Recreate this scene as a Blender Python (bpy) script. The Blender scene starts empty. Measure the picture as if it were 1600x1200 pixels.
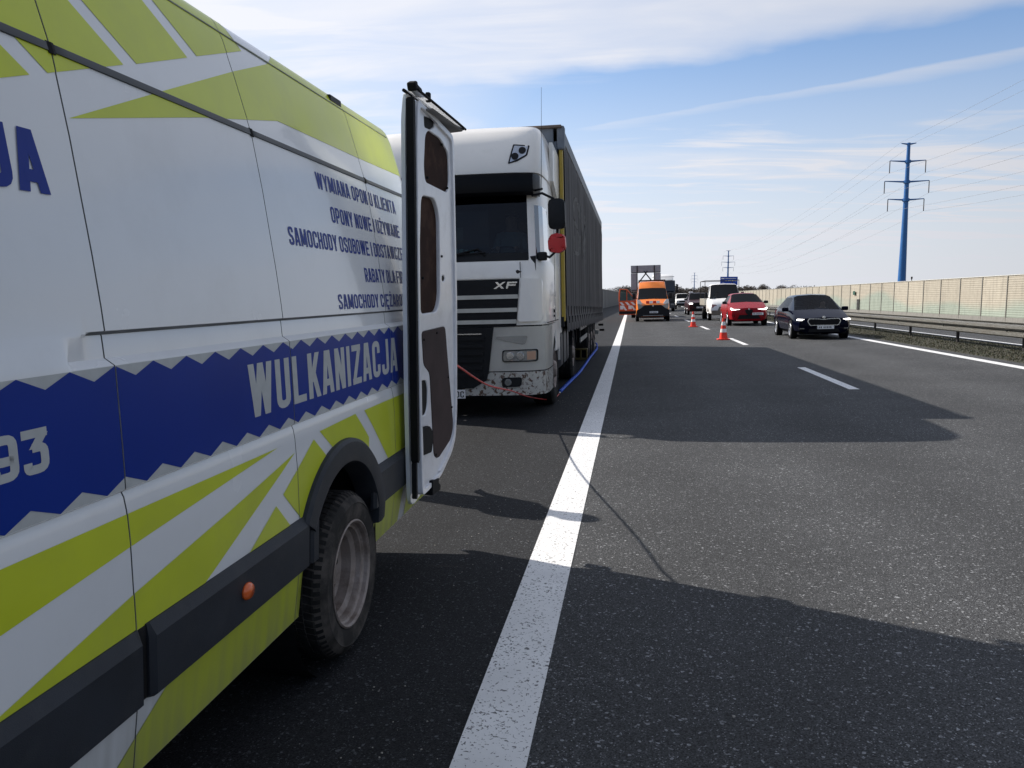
import bpy, bmesh, math, random
from mathutils import Matrix, Vector, Euler
R = math.radians
random.seed(7)
S = bpy.context.scene
COL = S.collection
TILT = 0.025                                   # crossfall of the carriageway
# ------------------------------------------------------------------ camera
F_PX = 1248.0
PITCH = math.atan((600 - 465) / F_PX)
YAW = math.atan((986 - 800) / F_PX * math.cos(PITCH))
cam = bpy.data.cameras.new('camera'); cam_o = bpy.data.objects.new('camera', cam); COL.objects.link(cam_o)
cam.sensor_fit = 'HORIZONTAL'; cam.sensor_width = 36; cam.lens = 36 * F_PX / 1600
cam.clip_start = 0.05; cam.clip_end = 6000
cam_o.location = (0, 0, 1.52); cam_o.rotation_euler = (math.pi / 2 - PITCH, 0, YAW)
S.camera = cam_o
S.view_settings.view_transform = 'Standard'; S.view_settings.look = 'None'
S.view_settings.gamma = 1.0; S.view_settings.use_curve_mapping = False
S.view_settings.exposure = 0.45
# ------------------------------------------------------------------ sun and sky
SUN_DIR = Vector((-1.27, 0.60, 1.0)).normalized()   # towards the sun
sun = bpy.data.lights.new('sun', 'SUN'); sun.energy = 4.6; sun.angle = R(0.55); sun.color = (1.0, .93, .84)
sun_o = bpy.data.objects.new('sun', sun); COL.objects.link(sun_o)
sun_o.rotation_euler = (-SUN_DIR).to_track_quat('-Z', 'Y').to_euler()
W = bpy.data.worlds.new('World'); S.world = W; W.use_nodes = True
nt = W.node_tree; nt.nodes.clear()
def nd(tree, typ, **kw):
    n = tree.nodes.new(typ)
    for k, v in kw.items(): setattr(n, k, v)
    return n
def wmath(op, a, b=None, tree=None, clamp=False):
    n = (tree or nt).nodes.new('ShaderNodeMath'); n.operation = op; n.use_clamp = clamp
    for i, v in enumerate((a, b)):
        if v is None: continue
        if isinstance(v, (int, float)): n.inputs[i].default_value = v
        else: (tree or nt).links.new(v, n.inputs[i])
    return n.outputs[0]
out = nd(nt, 'ShaderNodeOutputWorld'); bg = nd(nt, 'ShaderNodeBackground'); bg.inputs[1].default_value = 0.10
sky = nd(nt, 'ShaderNodeTexSky', sky_type='NISHITA'); sky.sun_disc = False
sky.sun_elevation = math.asin(SUN_DIR.z); sky.sun_rotation = math.atan2(SUN_DIR.x, SUN_DIR.y)
sky.air_density = 1.0; sky.dust_density = 0.4; sky.ozone_density = 2.5
tc = nd(nt, 'ShaderNodeTexCoord'); sp = nd(nt, 'ShaderNodeSeparateXYZ'); nt.links.new(tc.outputs['Generated'], sp.inputs[0])
zc = wmath('MAXIMUM', sp.outputs[2], 0.0)
den = wmath('ADD', zc, 0.10)
px = wmath('DIVIDE', sp.outputs[0], den); py = wmath('DIVIDE', sp.outputs[1], den)
cb = nd(nt, 'ShaderNodeCombineXYZ'); nt.links.new(px, cb.inputs[0]); nt.links.new(py, cb.inputs[1])
def cloud(rot, sc, scale, lo, hi, det=7, dist=0.5, off=0.0):
    mp = nd(nt, 'ShaderNodeMapping'); mp.inputs['Rotation'].default_value = (0, 0, R(rot)); mp.inputs['Scale'].default_value = sc
    mp.inputs['Location'].default_value = (off, off * .7, 0)
    nt.links.new(cb.outputs[0], mp.inputs[0])
    no = nd(nt, 'ShaderNodeTexNoise'); no.inputs['Scale'].default_value = scale; no.inputs['Detail'].default_value = det
    no.inputs['Roughness'].default_value = .55; no.inputs['Distortion'].default_value = dist
    nt.links.new(mp.outputs[0], no.inputs[0])
    mr = nd(nt, 'ShaderNodeMapRange'); mr.interpolation_type = 'SMOOTHSTEP'
    mr.inputs[1].default_value = lo; mr.inputs[2].default_value = hi
    nt.links.new(no.outputs[0], mr.inputs[0]); return mr.outputs[0]
c1 = cloud(-66, (0.16, .9, 1), 1.5, .36, .70, det=9, dist=.7, off=3.1)      # fine fibres
c2 = cloud(-60, (0.25, 1.0, 1), 4.2, .40, .72, det=9, dist=1.2, off=7.7)
c3 = cloud(0, (1, 1, 1), .45, .32, .62, det=4, off=1.3)                      # broad patches
wn = nd(nt, 'ShaderNodeTexNoise'); wn.inputs['Scale'].default_value = 1.7; wn.inputs['Detail'].default_value = 6; nt.links.new(cb.outputs[0], wn.inputs[0])
warp = wmath('MULTIPLY', wmath('SUBTRACT', wn.outputs[0], .5), .55)
vw = wmath('ADD', py, warp)
def sstep(x, a, b, lo=0.0, hi=1.0):
    m = nd(nt, 'ShaderNodeMapRange'); m.interpolation_type = 'SMOOTHSTEP'; m.inputs[1].default_value = a; m.inputs[2].default_value = b; m.inputs[3].default_value = lo; m.inputs[4].default_value = hi
    nt.links.new(x, m.inputs[0]); return m.outputs[0]
px2 = wmath('MULTIPLY', px, px)
edgeA = wmath('SUBTRACT', wmath('SUBTRACT', 2.72, wmath('MULTIPLY', px, .19)), wmath('MULTIPLY', px2, .15))
dA = wmath('SUBTRACT', edgeA, vw)
bandA = wmath('MULTIPLY', wmath('MULTIPLY', sstep(dA, -.05, .26), sstep(dA, .7, 1.9, 1.0, .85)), sstep(dA, 2.8, 4.6, 1.0, .2))
bandA = wmath('MULTIPLY', bandA, wmath('ADD', wmath('MULTIPLY', c1, .36), .64))
lineB = wmath('SUBTRACT', wmath('SUBTRACT', 3.15, wmath('MULTIPLY', px, .40)), wmath('MULTIPLY', px2, .10))
dB = wmath('SUBTRACT', wmath('ADD', py, wmath('MULTIPLY', warp, .35)), lineB)
bandB = wmath('MULTIPLY', wmath('MULTIPLY', sstep(dB, -.05, .01), sstep(dB, .0, .22, 1.0, .25)), wmath('MULTIPLY', sstep(px, -.5, -.1), wmath('ADD', wmath('MULTIPLY', c1, .35), .36)))
vC = wmath('MULTIPLY', sstep(vw, 2.95, 3.6), wmath('ADD', wmath('MULTIPLY', c2, .38), wmath('ADD', wmath('MULTIPLY', c1, .36), .40)))
vR = wmath('MULTIPLY', wmath('MULTIPLY', sstep(vw, 3.0, 3.3), sstep(px, .35, 1.1)), wmath('ADD', wmath('MULTIPLY', c2, .45), .48))
vL = wmath('MULTIPLY', sstep(px, -.9, .1, .62, 0.0), sstep(vw, 4.0, 2.2, .8, 1.0))
fib = wmath('MULTIPLY', wmath('MULTIPLY', c2, c3), .38)
cs = wmath('MAXIMUM', wmath('MAXIMUM', bandA, bandB), wmath('MAXIMUM', vC, vL))
cs = wmath('ADD', wmath('MAXIMUM', cs, vR), fib, clamp=True)
hz = nd(nt, 'ShaderNodeMapRange'); hz.interpolation_type = 'SMOOTHSTEP'
hz.inputs[1].default_value = 0.0; hz.inputs[2].default_value = 0.34; hz.inputs[3].default_value = .95; hz.inputs[4].default_value = 0.04
nt.links.new(zc, hz.inputs[0])
cover = wmath('MAXIMUM', cs, hz.outputs[0])
mx = nd(nt, 'ShaderNodeMix', data_type='RGBA'); nt.links.new(cover, mx.inputs[0])
# clouds and haze are brighter towards the sun
dt = wmath('ADD', wmath('MULTIPLY', sp.outputs[0], -.904), wmath('MULTIPLY', sp.outputs[1], .427))
gl_ = nd(nt, 'ShaderNodeMapRange'); gl_.interpolation_type = 'SMOOTHSTEP'; gl_.inputs[1].default_value = -.8; gl_.inputs[2].default_value = .95; gl_.inputs[3].default_value = .50; gl_.inputs[4].default_value = 1.06
nt.links.new(dt, gl_.inputs[0])
cl_ = nd(nt, 'ShaderNodeVectorMath', operation='SCALE'); cl_.inputs[0].default_value = (6.45, 6.6, 7.15); nt.links.new(gl_.outputs[0], cl_.inputs['Scale'])
nt.links.new(cl_.outputs[0], mx.inputs[7])
sk_ = nd(nt, 'ShaderNodeVectorMath', operation='MULTIPLY'); sk_.inputs[1].default_value = (.84, .98, 1.12); nt.links.new(sky.outputs[0], sk_.inputs[0])
nt.links.new(sk_.outputs[0], mx.inputs[6])
nt.links.new(mx.outputs[2], bg.inputs[0]); nt.links.new(bg.outputs[0], out.inputs[0])
# ------------------------------------------------------------------ materials
MATS = {}
def mat(name, col, rough=.5, metal=0, noise=0, nscale=8, coat=0, bump=0, bscale=60, spec=.5, dirt=None, emit=None, dscale=6, dlo=.5, dhi=.7, low=0):
    if name in MATS: return MATS[name]
    m = bpy.data.materials.new(name); m.use_nodes = True; t = m.node_tree; b = t.nodes['Principled BSDF']
    b.inputs['Base Color'].default_value = (*col, 1); b.inputs['Roughness'].default_value = rough; b.inputs['Metallic'].default_value = metal
    b.inputs['Specular IOR Level'].default_value = spec
    if coat: b.inputs['Coat Weight'].default_value = coat; b.inputs['Coat Roughness'].default_value = .06
    if emit: b.inputs['Emission Color'].default_value = (*emit[:3], 1); b.inputs['Emission Strength'].default_value = emit[3]
    tcn = nd(t, 'ShaderNodeTexCoord')
    last = None
    if noise:
        n = nd(t, 'ShaderNodeTexNoise'); n.inputs['Scale'].default_value = nscale; n.inputs['Detail'].default_value = 6; t.links.new(tcn.outputs['Object'], n.inputs[0])
        mr = nd(t, 'ShaderNodeMapRange'); mr.inputs[1].default_value = .3; mr.inputs[2].default_value = .7; mr.inputs[3].default_value = 1 - noise; mr.inputs[4].default_value = 1 + noise
        t.links.new(n.outputs[0], mr.inputs[0])
        x = nd(t, 'ShaderNodeMix', data_type='RGBA', blend_type='MULTIPLY'); x.inputs[0].default_value = 1; x.inputs[6].default_value = (*col, 1)
        cmb = nd(t, 'ShaderNodeCombineColor')
        for i in range(3): t.links.new(mr.outputs[0], cmb.inputs[i])
        t.links.new(cmb.outputs[0], x.inputs[7]); last = x.outputs[2]
        r2 = nd(t, 'ShaderNodeMapRange'); r2.inputs[3].default_value = max(0, rough - .08); r2.inputs[4].default_value = rough + .1
        t.links.new(n.outputs[0], r2.inputs[0]); t.links.new(r2.outputs[0], b.inputs['Roughness'])
    if dirt:
        n = nd(t, 'ShaderNodeTexNoise'); n.inputs['Scale'].default_value = dscale; n.inputs['Detail'].default_value = 9; n.inputs['Roughness'].default_value = .65
        t.links.new(tcn.outputs['Object'], n.inputs[0])
        mr = nd(t, 'ShaderNodeMapRange'); mr.inputs[1].default_value = dlo; mr.inputs[2].default_value = dhi; mr.inputs[4].default_value = dirt[3]
        t.links.new(n.outputs[0], mr.inputs[0])
        x = nd(t, 'ShaderNodeMix', data_type='RGBA'); t.links.new(mr.outputs[0], x.inputs[0]); x.inputs[7].default_value = (*dirt[:3], 1)
        if last: t.links.new(last, x.inputs[6])
        else: x.inputs[6].default_value = (*col, 1)
        last = x.outputs[2]
    if low:                                     # road dust and run-down streaks on the lower panels
        sx_ = nd(t, 'ShaderNodeSeparateXYZ'); t.links.new(tcn.outputs['Object'], sx_.inputs[0])
        mp_ = nd(t, 'ShaderNodeMapping'); mp_.inputs['Scale'].default_value = (3, 9, 1.1); t.links.new(tcn.outputs['Object'], mp_.inputs[0])
        n_ = nd(t, 'ShaderNodeTexNoise'); n_.inputs['Scale'].default_value = 2.2; n_.inputs['Detail'].default_value = 8; t.links.new(mp_.outputs[0], n_.inputs[0])
        h_ = nd(t, 'ShaderNodeMapRange'); h_.inputs[1].default_value = .95; h_.inputs[2].default_value = .25; h_.inputs[3].default_value = 0; h_.inputs[4].default_value = 1; t.links.new(sx_.outputs[2], h_.inputs[0])
        f_ = wmath('MULTIPLY', wmath('MULTIPLY', wmath('MULTIPLY', h_.outputs[0], h_.outputs[0], t), low, t), wmath('MULTIPLY', n_.outputs[0], 1.7, t), t, True)
        x = nd(t, 'ShaderNodeMix', data_type='RGBA'); t.links.new(f_, x.inputs[0]); t.links.new(last, x.inputs[6]); x.inputs[7].default_value = (.22, .21, .17, 1); last = x.outputs[2]
    if last: t.links.new(last, b.inputs['Base Color'])
    if bump:
        n = nd(t, 'ShaderNodeTexNoise'); n.inputs['Scale'].default_value = bscale; n.inputs['Detail'].default_value = 4; t.links.new(tcn.outputs['Object'], n.inputs[0])
        bp = nd(t, 'ShaderNodeBump'); bp.inputs['Strength'].default_value = bump; bp.inputs['Distance'].default_value = .01
        t.links.new(n.outputs[0], bp.inputs['Height']); t.links.new(bp.outputs[0], b.inputs['Normal'])
    MATS[name] = m; return m
def glassmat(name, tint, refl=.6):
    m = bpy.data.materials.new(name); m.use_nodes = True; t = m.node_tree; t.nodes.clear()
    o = nd(t, 'ShaderNodeOutputMaterial'); mx_ = nd(t, 'ShaderNodeMixShader'); tr = nd(t, 'ShaderNodeBsdfTransparent'); gl = nd(t, 'ShaderNodeBsdfGlossy')
    tr.inputs[0].default_value = (*tint, 1); gl.inputs[0].default_value = (refl, refl, refl * 1.03, 1); gl.inputs[1].default_value = .02
    fr = nd(t, 'ShaderNodeFresnel'); fr.inputs[0].default_value = 1.5
    nn = nd(t, 'ShaderNodeTexNoise'); nn.inputs['Scale'].default_value = 3
    t.links.new(wmath('ADD', wmath('MULTIPLY', fr.outputs[0], 1.2, t), .015, t), mx_.inputs[0])
    t.links.new(tr.outputs[0], mx_.inputs[1]); t.links.new(gl.outputs[0], mx_.inputs[2]); t.links.new(mx_.outputs[0], o.inputs[0])
    MATS[name] = m; return m
WHITE = mat('van white paint', (.77, .785, .80), .24, noise=.02, nscale=2, coat=.35, spec=.45, dirt=(.42, .41, .38, .22), dscale=2.2, dlo=.5, dhi=.85, low=.55)
LIME = mat('lime vinyl', (.56, .63, .025), .32, noise=.05, nscale=4, coat=.2, spec=.35, dirt=(.30, .31, .10, .25), dscale=3, dlo=.5, dhi=.8, low=.6)
BLUE = mat('blue vinyl', (.002, .028, .255), .34, noise=.06, nscale=3, spec=.16)
DBLUE = mat('blue lettering vinyl', (.008, .030, .24), .4, noise=.05, spec=.2)
SILVER = mat('silver reflective vinyl', (.46, .48, .48), .45, noise=.06, nscale=30)
BLACKP = mat('black plastic', (.010, .011, .013), .5, spec=.22, noise=.2, nscale=12, bump=.1, bscale=300)
TRIM = mat('grey black trim plastic', (.022, .026, .034), .52, noise=.22, nscale=5, bump=.15, bscale=400, spec=.3, dirt=(.06, .062, .062, .5), dscale=9, dlo=.5, dhi=.85)
RUB = mat('black rubber', (.008, .008, .009), .7, spec=.2, noise=.2, nscale=20)
TYRE = mat('tyre rubber', (.030, .028, .026), .8, spec=.2, noise=.3, nscale=9, dirt=(.15, .13, .115, .8), dscale=5, dlo=.42, dhi=.66)
TYRED = mat('tyre tread rubber', (.016, .016, .016), .85, spec=.15, noise=.3, nscale=15, dirt=(.07, .066, .06, .5), dscale=14)
RIM = mat('dirty steel rim', (.30, .255, .23), .5, metal=.35, noise=.25, nscale=7, dirt=(.12, .085, .065, .8), dscale=9, dlo=.45, dhi=.65, bump=.2, bscale=80)
INW = mat('inner door white paint', (.80, .80, .82), .32, noise=.05, nscale=6, coat=.3, dirt=(.42, .41, .40, .3), dscale=9)
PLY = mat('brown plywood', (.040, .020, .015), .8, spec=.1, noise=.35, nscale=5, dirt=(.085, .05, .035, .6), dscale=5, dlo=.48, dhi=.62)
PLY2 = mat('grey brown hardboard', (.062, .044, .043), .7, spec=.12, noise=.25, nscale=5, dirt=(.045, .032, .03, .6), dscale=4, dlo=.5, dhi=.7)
CABW = mat('lorry white paint', (.87, .84, .785), .3, noise=.025, nscale=3, coat=.4, dirt=(.45, .43, .37, .35), dscale=3, dlo=.52, dhi=.85)
CABD = mat('dirty rusty bumper', (.84, .82, .76), .4, coat=.3, noise=.08, nscale=6, dirt=(.15, .07, .03, .95), dscale=20, dlo=.52, dhi=.58)
CURT = mat('grey curtain', (.078, .072, .072), .66, spec=.2, noise=.14, nscale=2, bump=.3, bscale=6, dirt=(.10, .095, .09, .5), dscale=2)
STEELD = mat('dark chassis steel', (.014, .014, .016), .6, spec=.2, noise=.3, nscale=8)
STEEL = mat('galvanised steel', (.30, .295, .27), .5, metal=.15, spec=.3, noise=.12, nscale=5, dirt=(.24, .20, .16, .5), dscale=2)
POSTM = mat('dark steel post', (.035, .033, .032), .7, spec=.2, noise=.2)
CHROME = mat('bright trim', (.62, .62, .60), .25, metal=.9, noise=.1)
PAPER = mat('white plastic', (.75, .75, .74), .4, noise=.04)
RED = mat('red plastic', (.50, .012, .012), .38, noise=.1)
YEL = mat('yellow paint', (.50, .35, .045), .45, noise=.12, dirt=(.25, .2, .06, .6), dscale=8)
AMBER = mat('orange lens', (.75, .13, .02), .25, noise=.1, coat=.5)
LAMPG = mat('lamp glass grey', (.30, .31, .30), .15, metal=.5, noise=.25, nscale=25, coat=.8)
LAMPON = mat('lit headlamp', (.9, .9, .9), .2, emit=(1, .97, .92, 3))
SEAT = mat('dark seat fabric', (.035, .035, .04), .8, noise=.2)
ORANGE = mat('signal orange paint', (.80, .20, .015), .35, noise=.05, coat=.4)
REDF = mat('red reflective foil', (.62, .03, .015), .4, noise=.06)
WHF = mat('white reflective foil', (.78, .78, .76), .4, noise=.05)
NAVY = mat('navy car paint', (.0015, .0022, .010), .10, spec=.06, noise=.05)
CRIM = mat('crimson car paint', (.25, .003, .008), .28, spec=.2, noise=.05)
MAROON = mat('maroon car paint', (.035, .008, .010), .28, spec=.3, noise=.05)
CREAM = mat('off white car paint', (.66, .64, .56), .3, coat=.6, noise=.05)
BLACKC = mat('black lorry paint', (.012, .014, .018), .3, coat=.5, noise=.1)
SKIN = mat('skin', (.50, .30, .22), .6, noise=.05)
CLOTH = mat('dark clothing', (.05, .06, .09), .8, noise=.2)
HAIRM = mat('brown hair', (.04, .025, .015), .7, noise=.2)
SIGNB = mat('blue sign foil', (.010, .055, .36), .4, noise=.04)
SIGNG = mat('grey sign back', (.30, .31, .33), .5, metal=.3, noise=.1)
PYL = mat('blue pylon paint', (.012, .11, .33), .35, noise=.08, nscale=1)
WIREM = mat('wire', (.30, .31, .33), .5, metal=.3, noise=.1)
CONC = mat('concrete', (.20, .195, .18), .85, noise=.15, nscale=4, bump=.2)
GLASS = glassmat('window glass', (.14, .18, .19), .5)
GLASSC = glassmat('clear window glass', (.62, .70, .70), .30)
GLASSD = glassmat('dark window glass', (.12, .15, .16), .32)
HOSER = mat('red hose', (.55, .03, .02), .4, noise=.1)
HOSEB = mat('blue hose', (.01, .10, .62), .4, noise=.1)
# ------------------------------------------------------------------ helpers
def tag(o, label=None, cat=None, group=None, kind=None):
    if label: o['label'] = label
    if cat: o['category'] = cat
    if group: o['group'] = group
    if kind: o['kind'] = kind
    return o
def obj(name, bm, m=None, parent=None, off=None, smooth=None, label=None):
    me = bpy.data.meshes.new(name)
    if off is not None: bmesh.ops.transform(bm, matrix=Matrix.Translation(-Vector(off)), verts=bm.verts)
    bmesh.ops.recalc_face_normals(bm, faces=bm.faces) if smooth != 'keep' else None
    if smooth:
        for f in bm.faces: f.smooth = True
        if smooth != 'keep':
            for e in bm.edges:
                if len(e.link_faces) == 2 and e.calc_face_angle(0) > R(smooth if smooth is not True else 35): e.smooth = False
    bm.to_mesh(me); bm.free()
    for x in (m if isinstance(m, (list, tuple)) else [m]): me.materials.append(x)
    o = bpy.data.objects.new(name, me); COL.objects.link(o)
    if parent: o.parent = parent
    if label: o['label'] = label
    return o
def empty(name, loc=(0, 0, 0), M=None):
    o = bpy.data.objects.new(name, None); COL.objects.link(o); o.empty_display_size = .2
    if M is not None: o.matrix_world = M
    else: o.location = loc
    return o
def kids(o): return [c for c in COL.objects if c.parent == o]
def copy_tree(o, parent=None, km=None):
    if km is None:
        km = {}
        for c in COL.objects:
            if c.parent: km.setdefault(c.parent.name, []).append(c)
    c = o.copy(); COL.objects.link(c)
    if parent: c.parent = parent
    for ch in km.get(o.name, []): copy_tree(ch, c, km)
    return c
def box(bm, c, s, bev=0, rot=None, mi=0):
    r = bmesh.ops.create_cube(bm, size=1); vs = r['verts']
    bmesh.ops.scale(bm, vec=s, verts=vs)
    if bev:
        es = list({e for v in vs for e in v.link_edges})
        rr = bmesh.ops.bevel(bm, geom=es, offset=min(bev, min(s) * .45), segments=2, affect='EDGES', profile=.5)
        vs = list({v for f in rr['faces'] for v in f.verts} | {v for v in vs if v.is_valid})
    if rot: bmesh.ops.rotate(bm, cent=(0, 0, 0), matrix=Euler(rot).to_matrix(), verts=vs)
    bmesh.ops.translate(bm, vec=c, verts=vs)
    if mi:
        for v in vs:
            for f in v.link_faces: f.material_index = mi
    return vs
def cbox(c, s, bev=0, rot=None):
    bm = bmesh.new(); box(bm, c, s, bev, rot); return bm
def tube(bm, pts, r, n=8, r2=None, cap=True):
    pts = [Vector(p) for p in pts]; rings = []
    for i, p in enumerate(pts):
        d = (pts[min(i + 1, len(pts) - 1)] - pts[max(i - 1, 0)]).normalized()
        a = d.cross(Vector((0, 0, 1)) if abs(d.z) < .95 else Vector((1, 0, 0))).normalized(); b = d.cross(a)
        rr = r if r2 is None else r + (r2 - r) * i / (len(pts) - 1)
        rings.append([bm.verts.new(p + (a * math.cos(2 * math.pi * k / n) + b * math.sin(2 * math.pi * k / n)) * rr) for k in range(n)])
    for a, b in zip(rings, rings[1:]):
        for k in range(n): bm.faces.new((a[k], a[(k + 1) % n], b[(k + 1) % n], b[k]))
    if cap: bm.faces.new(rings[0]); bm.faces.new(rings[-1][::-1])
def tb(pts, r, n=8, r2=None):
    bm = bmesh.new(); tube(bm, pts, r, n, r2); return bm
def prism(bm, poly, axis, a, b, bev=0, mi=0):
    """poly: 2D points; axis: 'x','y','z' extrusion from a to b"""
    def P(p, t): return {'x': (t, p[0], p[1]), 'y': (p[0], t, p[1]), 'z': (p[0], p[1], t)}[axis]
    v1 = [bm.verts.new(P(p, a)) for p in poly]; v2 = [bm.verts.new(P(p, b)) for p in poly]
    fs = [bm.faces.new(v1), bm.faces.new(v2[::-1])]; n = len(poly)
    for i in range(n): fs.append(bm.faces.new((v1[i], v2[i], v2[(i + 1) % n], v1[(i + 1) % n])))
    if bev:
        es = [e for f in fs[:2] for e in f.edges]
        r = bmesh.ops.bevel(bm, geom=es, offset=bev, segments=2, affect='EDGES', profile=.5)
    return fs
def pr(poly, axis, a, b, bev=0):
    bm = bmesh.new(); prism(bm, poly, axis, a, b, bev); return bm
def lathe(bm, prof, n=32, c=(0, 0, 0), mi=0, closed=False):
    """prof: (r, x) pairs turned about the X axis through c"""
    rings = []
    for r, x in prof:
        rings.append([bm.verts.new((c[0] + x, c[1] + r * math.cos(2 * math.pi * k / n), c[2] + r * math.sin(2 * math.pi * k / n))) for k in range(n)])
    if closed: rings.append(rings[0])
    for a, b in zip(rings, rings[1:]):
        for k in range(n):
            f = bm.faces.new((a[k], a[(k + 1) % n], b[(k + 1) % n], b[k])); f.material_index = mi
def lt(prof, n=32, c=(0, 0, 0)):
    bm = bmesh.new(); lathe(bm, prof, n, c); return bm
def zlathe(prof, n=24, c=(0, 0)):
    bm = bmesh.new(); rings = []
    for r, z in prof: rings.append([bm.verts.new((c[0] + r * math.cos(2 * math.pi * k / n), c[1] + r * math.sin(2 * math.pi * k / n), z)) for k in range(n)])
    for a, b in zip(rings, rings[1:]):
        for k in range(n): bm.faces.new((a[k], a[(k + 1) % n], b[(k + 1) % n], b[k]))
    bm.faces.new(rings[-1]); return bm
def rnd(pts, r=.05, seg=4, closed=False):
    """round the corners of a polyline"""
    out_ = []; n = len(pts)
    for i, p in enumerate(pts):
        if not closed and i in (0, n - 1): out_.append(tuple(p)); continue
        rr = r
        a = Vector(pts[i - 1]); b = Vector(p); c = Vector(pts[(i + 1) % n])
        da = a - b; dc = c - b; q = min(rr, da.length * .48, dc.length * .48)
        s = b + da.normalized() * q; e = b + dc.normalized() * q
        for k in range(seg + 1):
            t = k / seg; x = s * (1 - t) ** 2 + b * 2 * t * (1 - t) + e * t * t; out_.append(tuple(x))
    return out_
def rrect(x0, z0, x1, z1, r=.03, seg=4): return rnd([(x0, z0), (x1, z0), (x1, z1), (x0, z1)], r, seg, True)
def crossG(x):
    if x < -5.6: return -.14 - min(1.0, (-5.6 - x) * .02)
    if x < 9.3: return TILT * x
    if x < 10.3: return .2325
    if x < 24: return .2325 - TILT * (x - 10.3)
    return -.11 - min(.6, (x - 24) * .02)
def placeM(x, y, heading=0, dz=0):
    return Matrix.Translation((x, y, TILT * x + dz)) @ Matrix.Rotation(-math.atan(TILT), 4, 'Y') @ Matrix.Rotation(heading, 4, 'Z')
# ------------------------------------------------------------------ lettering (strokes cut as flat print)
def glyph(ch, t, w=.46):
    h = t / 2; l = h; r = w - h; c = w / 2; q = .16
    up = {'Ż': 'Z', 'Ę': 'E'}
    base = up.get(ch, ch); W_ = w
    if base == 'I': return [('S', [(h, 0), (h, 1)])], t
    g = []
    if base == 'L': g = [('S', [(l, 1), (l, h), (w, h)])]
    elif base == 'U': g = [('S', rnd([(l, 1), (l, h), (r, h), (r, 1)], q))]
    elif base == 'J': g = [('S', rnd([(r, 1), (r, h), (l, h), (l, .3)], q))]
    elif base in 'OQ0': g = [('C', rnd([(l, h), (r, h), (r, 1 - h), (l, 1 - h)], q, closed=True))]
    elif base == 'C': g = [('S', rnd([(r, .66), (r, 1 - h), (l, 1 - h), (l, h), (r, h), (r, .34)], q))]
    elif base == 'S': g = [('S', rnd([(r, .70), (r, 1 - h), (l, 1 - h), (l, .57), (r, .43), (r, h), (l, h), (l, .30)], q))]
    elif base == 'D': g = [('S', [(l, 0), (l, 1)]), ('S', rnd([(l, 1 - h), (r, 1 - h), (r, h), (l, h)], q))]
    elif base == 'P': g = [('S', [(l, 0), (l, 1)]), ('S', rnd([(l, 1 - h), (r, 1 - h), (r, .42), (l, .42)], q))]
    elif base == 'R': g = [('S', [(l, 0), (l, 1)]), ('S', rnd([(l, 1 - h), (r, 1 - h), (r, .45), (l, .45)], q)), ('D', c, .45, r, 0)]
    elif base == 'B': g = [('S', [(l, 0), (l, 1)]), ('S', rnd([(l, 1 - h), (r, 1 - h), (r, .53), (l, .53)], .12)), ('S', rnd([(l, .53), (r, .53), (r, h), (l, h)], .12))]
    elif base == 'K': g = [('S', [(l, 0), (l, 1)]), ('D', l + .05, .36, r, 1), ('D', c - .02, .55, r + .01, 0)]
    elif base == 'N': g = [('S', [(l, 0), (l, 1)]), ('S', [(r, 0), (r, 1)]), ('D', l + .01, 1, r - .01, 0)]
    elif base == 'M':
        W_ = w * 1.32; r = W_ - h; c = W_ / 2; g = [('S', [(l, 0), (l, 1)]), ('S', [(r, 0), (r, 1)]), ('D', l + .02, 1, c, .1), ('D', r - .02, 1, c, .1)]
    elif base == 'W':
        W_ = w * 1.5; r = W_ - h; c = W_ / 2; g = [('D', l, 1, W_ * .28, 0), ('D', c, 1, W_ * .28, 0), ('D', c, 1, W_ * .72, 0), ('D', r, 1, W_ * .72, 0)]
    elif base == 'A': g = [('D', l - .02, 0, c - .035, 1), ('D', r + .02, 0, c + .035, 1), ('S', [(l + .03, .26), (r - .03, .26)])]
    elif base == 'Y': g = [('D', l - .02, 1, c, .40), ('D', r + .02, 1, c, .40), ('S', [(c, 0), (c, .46)])]
    elif base == 'X': g = [('D', l, 0, r, 1), ('D', l, 1, r, 0)]
    elif base == 'Z': g = [('S', [(0, 1 - h), (w, 1 - h)]), ('S', [(0, h), (w, h)]), ('D', l, t * .6, r, 1 - t * .6)]
    elif base == 'E': g = [('S', [(w, 1 - h), (l, 1 - h), (l, h), (w, h)]), ('S', [(l, .5), (w * .92, .5)])]
    elif base == 'F': g = [('S', [(w, 1 - h), (l, 1 - h), (l, 0)]), ('S', [(l, .5), (w * .92, .5)])]
    elif base == 'T': g = [('S', [(0, 1 - h), (w, 1 - h)]), ('S', [(c, 0), (c, 1 - t)])]
    elif base == 'H': g = [('S', [(l, 0), (l, 1)]), ('S', [(r, 0), (r, 1)]), ('S', [(l, .5), (r, .5)])]
    elif base == '9': g = [('S', rnd([(r, .44), (l, .44), (l, 1 - h), (r, 1 - h), (r, h), (l, h), (l, .26)], q))]
    elif base == '3': g = [('S', [(0, 1 - h), (w, 1 - h)]), ('D', c - .03, .56, r, 1 - t * .6), ('S', rnd([(c - .08, .58), (r, .58), (r, h), (l, h), (l, .27)], q))]
    if ch == 'Ż': g.append(('S', [(c - h, 1.14), (c + h, 1.14)]))
    if ch == 'Ę': g.append(('S', rnd([(c + .08, 0), (c - .02, -.14), (w, -.14)], .05)))
    return g, W_
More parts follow.
